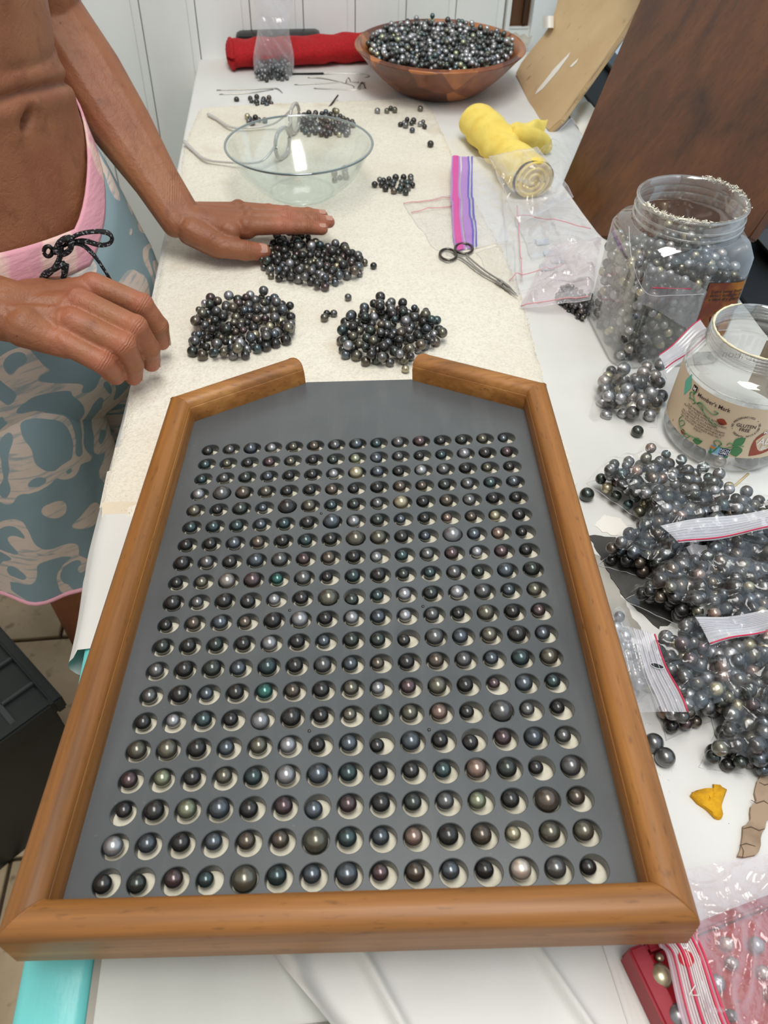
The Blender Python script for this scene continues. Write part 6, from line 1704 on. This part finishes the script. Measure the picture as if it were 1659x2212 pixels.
        x = n.nodes.new('ShaderNodeMix'); x.data_type = 'RGBA'; x.inputs[6].default_value = rgba((126, 146, 151)); x.inputs[7].default_value = rgba((204, 186, 172)); n.links.new(ml.outputs[0], x.inputs[0]); n.links.new(x.outputs[2], b.inputs['Base Color'])
        b1 = n.nodes.new('ShaderNodeTexNoise'); b1.inputs['Scale'].default_value = 18; n.links.new(tc.outputs['Object'], b1.inputs['Vector'])
        bp = n.nodes.new('ShaderNodeBump'); bp.inputs['Strength'].default_value = .4; bp.inputs['Distance'].default_value = .006; n.links.new(b1.outputs[0], bp.inputs['Height']); n.links.new(bp.outputs[0], b.inputs['Normal'])
    M_short = mat('printed_short_fabric', (130, 160, 168), .85, extra=prt)
    surf('waistband', [waistring(0, .002), waistring(-.004, .0035), waistring(-.02, .004), waistring(-.036, .0045), waistring(-.040, .004)], M_pinkc)['label'] = 'pink waistband with pale print'
    # shorts body, then two wide legs
    seat = [waistring(-.038, .003), waistring(-.07, .008), sring(.0, .178, .128, c0+FA*.004, .02), sring(-.05, .184, .131, c0+FA*.006, .025), sring(-.085, .182, .126, c0+FA*.006, .025), sring(-.12, .168, .112, c0+FA*.006, .02)]
    so = surf('shorts_body', seat, M_short); so['label'] = 'washed blue fabric printed with beige loops'
    for s in (1, -1):
        def lc(z): return c0+LA*(.094*s)+FA*(-.004+.03*(-.1-z)*(1.0 if s == 1 else .4))
        rings = [sring(z, a, b, lc(z), fo, 2.1, 1.3*s) for z, a, b, fo in ((-.035, .072, .104, .0), (-.075, .092, .122, .01), (-.11, .099, .128, .025), (-.16, .102, .128, .04), (-.21, .106, .126, .05), (-.27, .108, .124, .06), (-.340, .110, .122, .065), (-.345, .1105, .1225, .065))]
        lo = surf('shorts_leg', rings, M_short)
        hr = [(Vector(p)) for p in rings[-1]]
        link('hem', tube_mesh('hem', hr, .0042, 8, closed=True), M_pinkc, lo)['label'] = 'pink piped hem'
    # eyelet and black cord tied in a bow
    def M_cordx(n, b, tc):
        w = n.nodes.new('ShaderNodeTexNoise'); w.inputs['Scale'].default_value = 420; w.inputs['Detail'].default_value = 1; n.links.new(tc.outputs['Object'], w.inputs['Vector'])
        r = n.nodes.new('ShaderNodeValToRGB'); e = r.color_ramp.elements; e[0].position = .60; e[0].color = rgba((16, 16, 18)); e[1].position = .64; e[1].color = rgba((130, 132, 136)); n.links.new(w.outputs[0], r.inputs[0]); n.links.new(r.outputs[0], b.inputs['Base Color'])
        bp = n.nodes.new('ShaderNodeBump'); bp.inputs['Distance'].default_value = .0006; n.links.new(w.outputs[0], bp.inputs['Height']); n.links.new(bp.outputs[0], b.inputs['Normal'])
    M_cord = mat('flecked_black_cord', (20, 20, 22), .8, extra=M_cordx)
    yk = .748
    K = PY(138, 540, yk)
    def kp(u, v, dy=0): return PY(u, v, yk+dy)
    cd = empty('drawcord', tuple(K)); cd.parent = t; cd.matrix_parent_inverse = Matrix.Translation(-Vector(t.location)); cd['label'] = 'black flecked drawcord tied in a bow'
    def cord(name, pts, r=.0036):
        o = link(name, tube_mesh(name, smooth_path(pts, 7), r, 10, .55), M_cord); o.parent = cd; o.matrix_parent_inverse = Matrix.Translation(-K); return o
    cord('bow_loop', [kp(140, 530), kp(165, 508, -.004), kp(205, 500, -.008), kp(232, 503, -.01), kp(242, 514, -.01), kp(236, 526, -.01), kp(215, 529, -.008), kp(180, 520, -.004), kp(148, 524)])
    cord('cord_end', [kp(145, 528), kp(175, 528, -.004), kp(200, 548, -.006), kp(220, 575, -.006), kp(238, 606, -.004), kp(246, 640, .0)], .0030)
    cord('knot', [kp(122, 545), kp(130, 522, -.006), kp(150, 515, -.008), kp(152, 538, -.008), kp(134, 548, -.006), kp(124, 530, -.004)], .0050)
    cord('cord_loop', [kp(132, 530, -.004), kp(128, 560, -.006), kp(112, 585, -.006), kp(92, 600, -.004), kp(98, 590, -.004), kp(120, 580, -.007), kp(138, 570, -.008), kp(140, 590, -.006), kp(132, 610, -.004)], .0048)
    ey = [kp(104+9*cos(a_), 543+11*sin(a_), -.002) for a_ in np.linspace(0, 2*pi, 17)[:-1]]
    o = link('eyelet', tube_mesh('eyelet', ey, .0022, 8, closed=True), M_black); o.parent = cd; o.matrix_parent_inverse = Matrix.Translation(-K)
    return t
person()
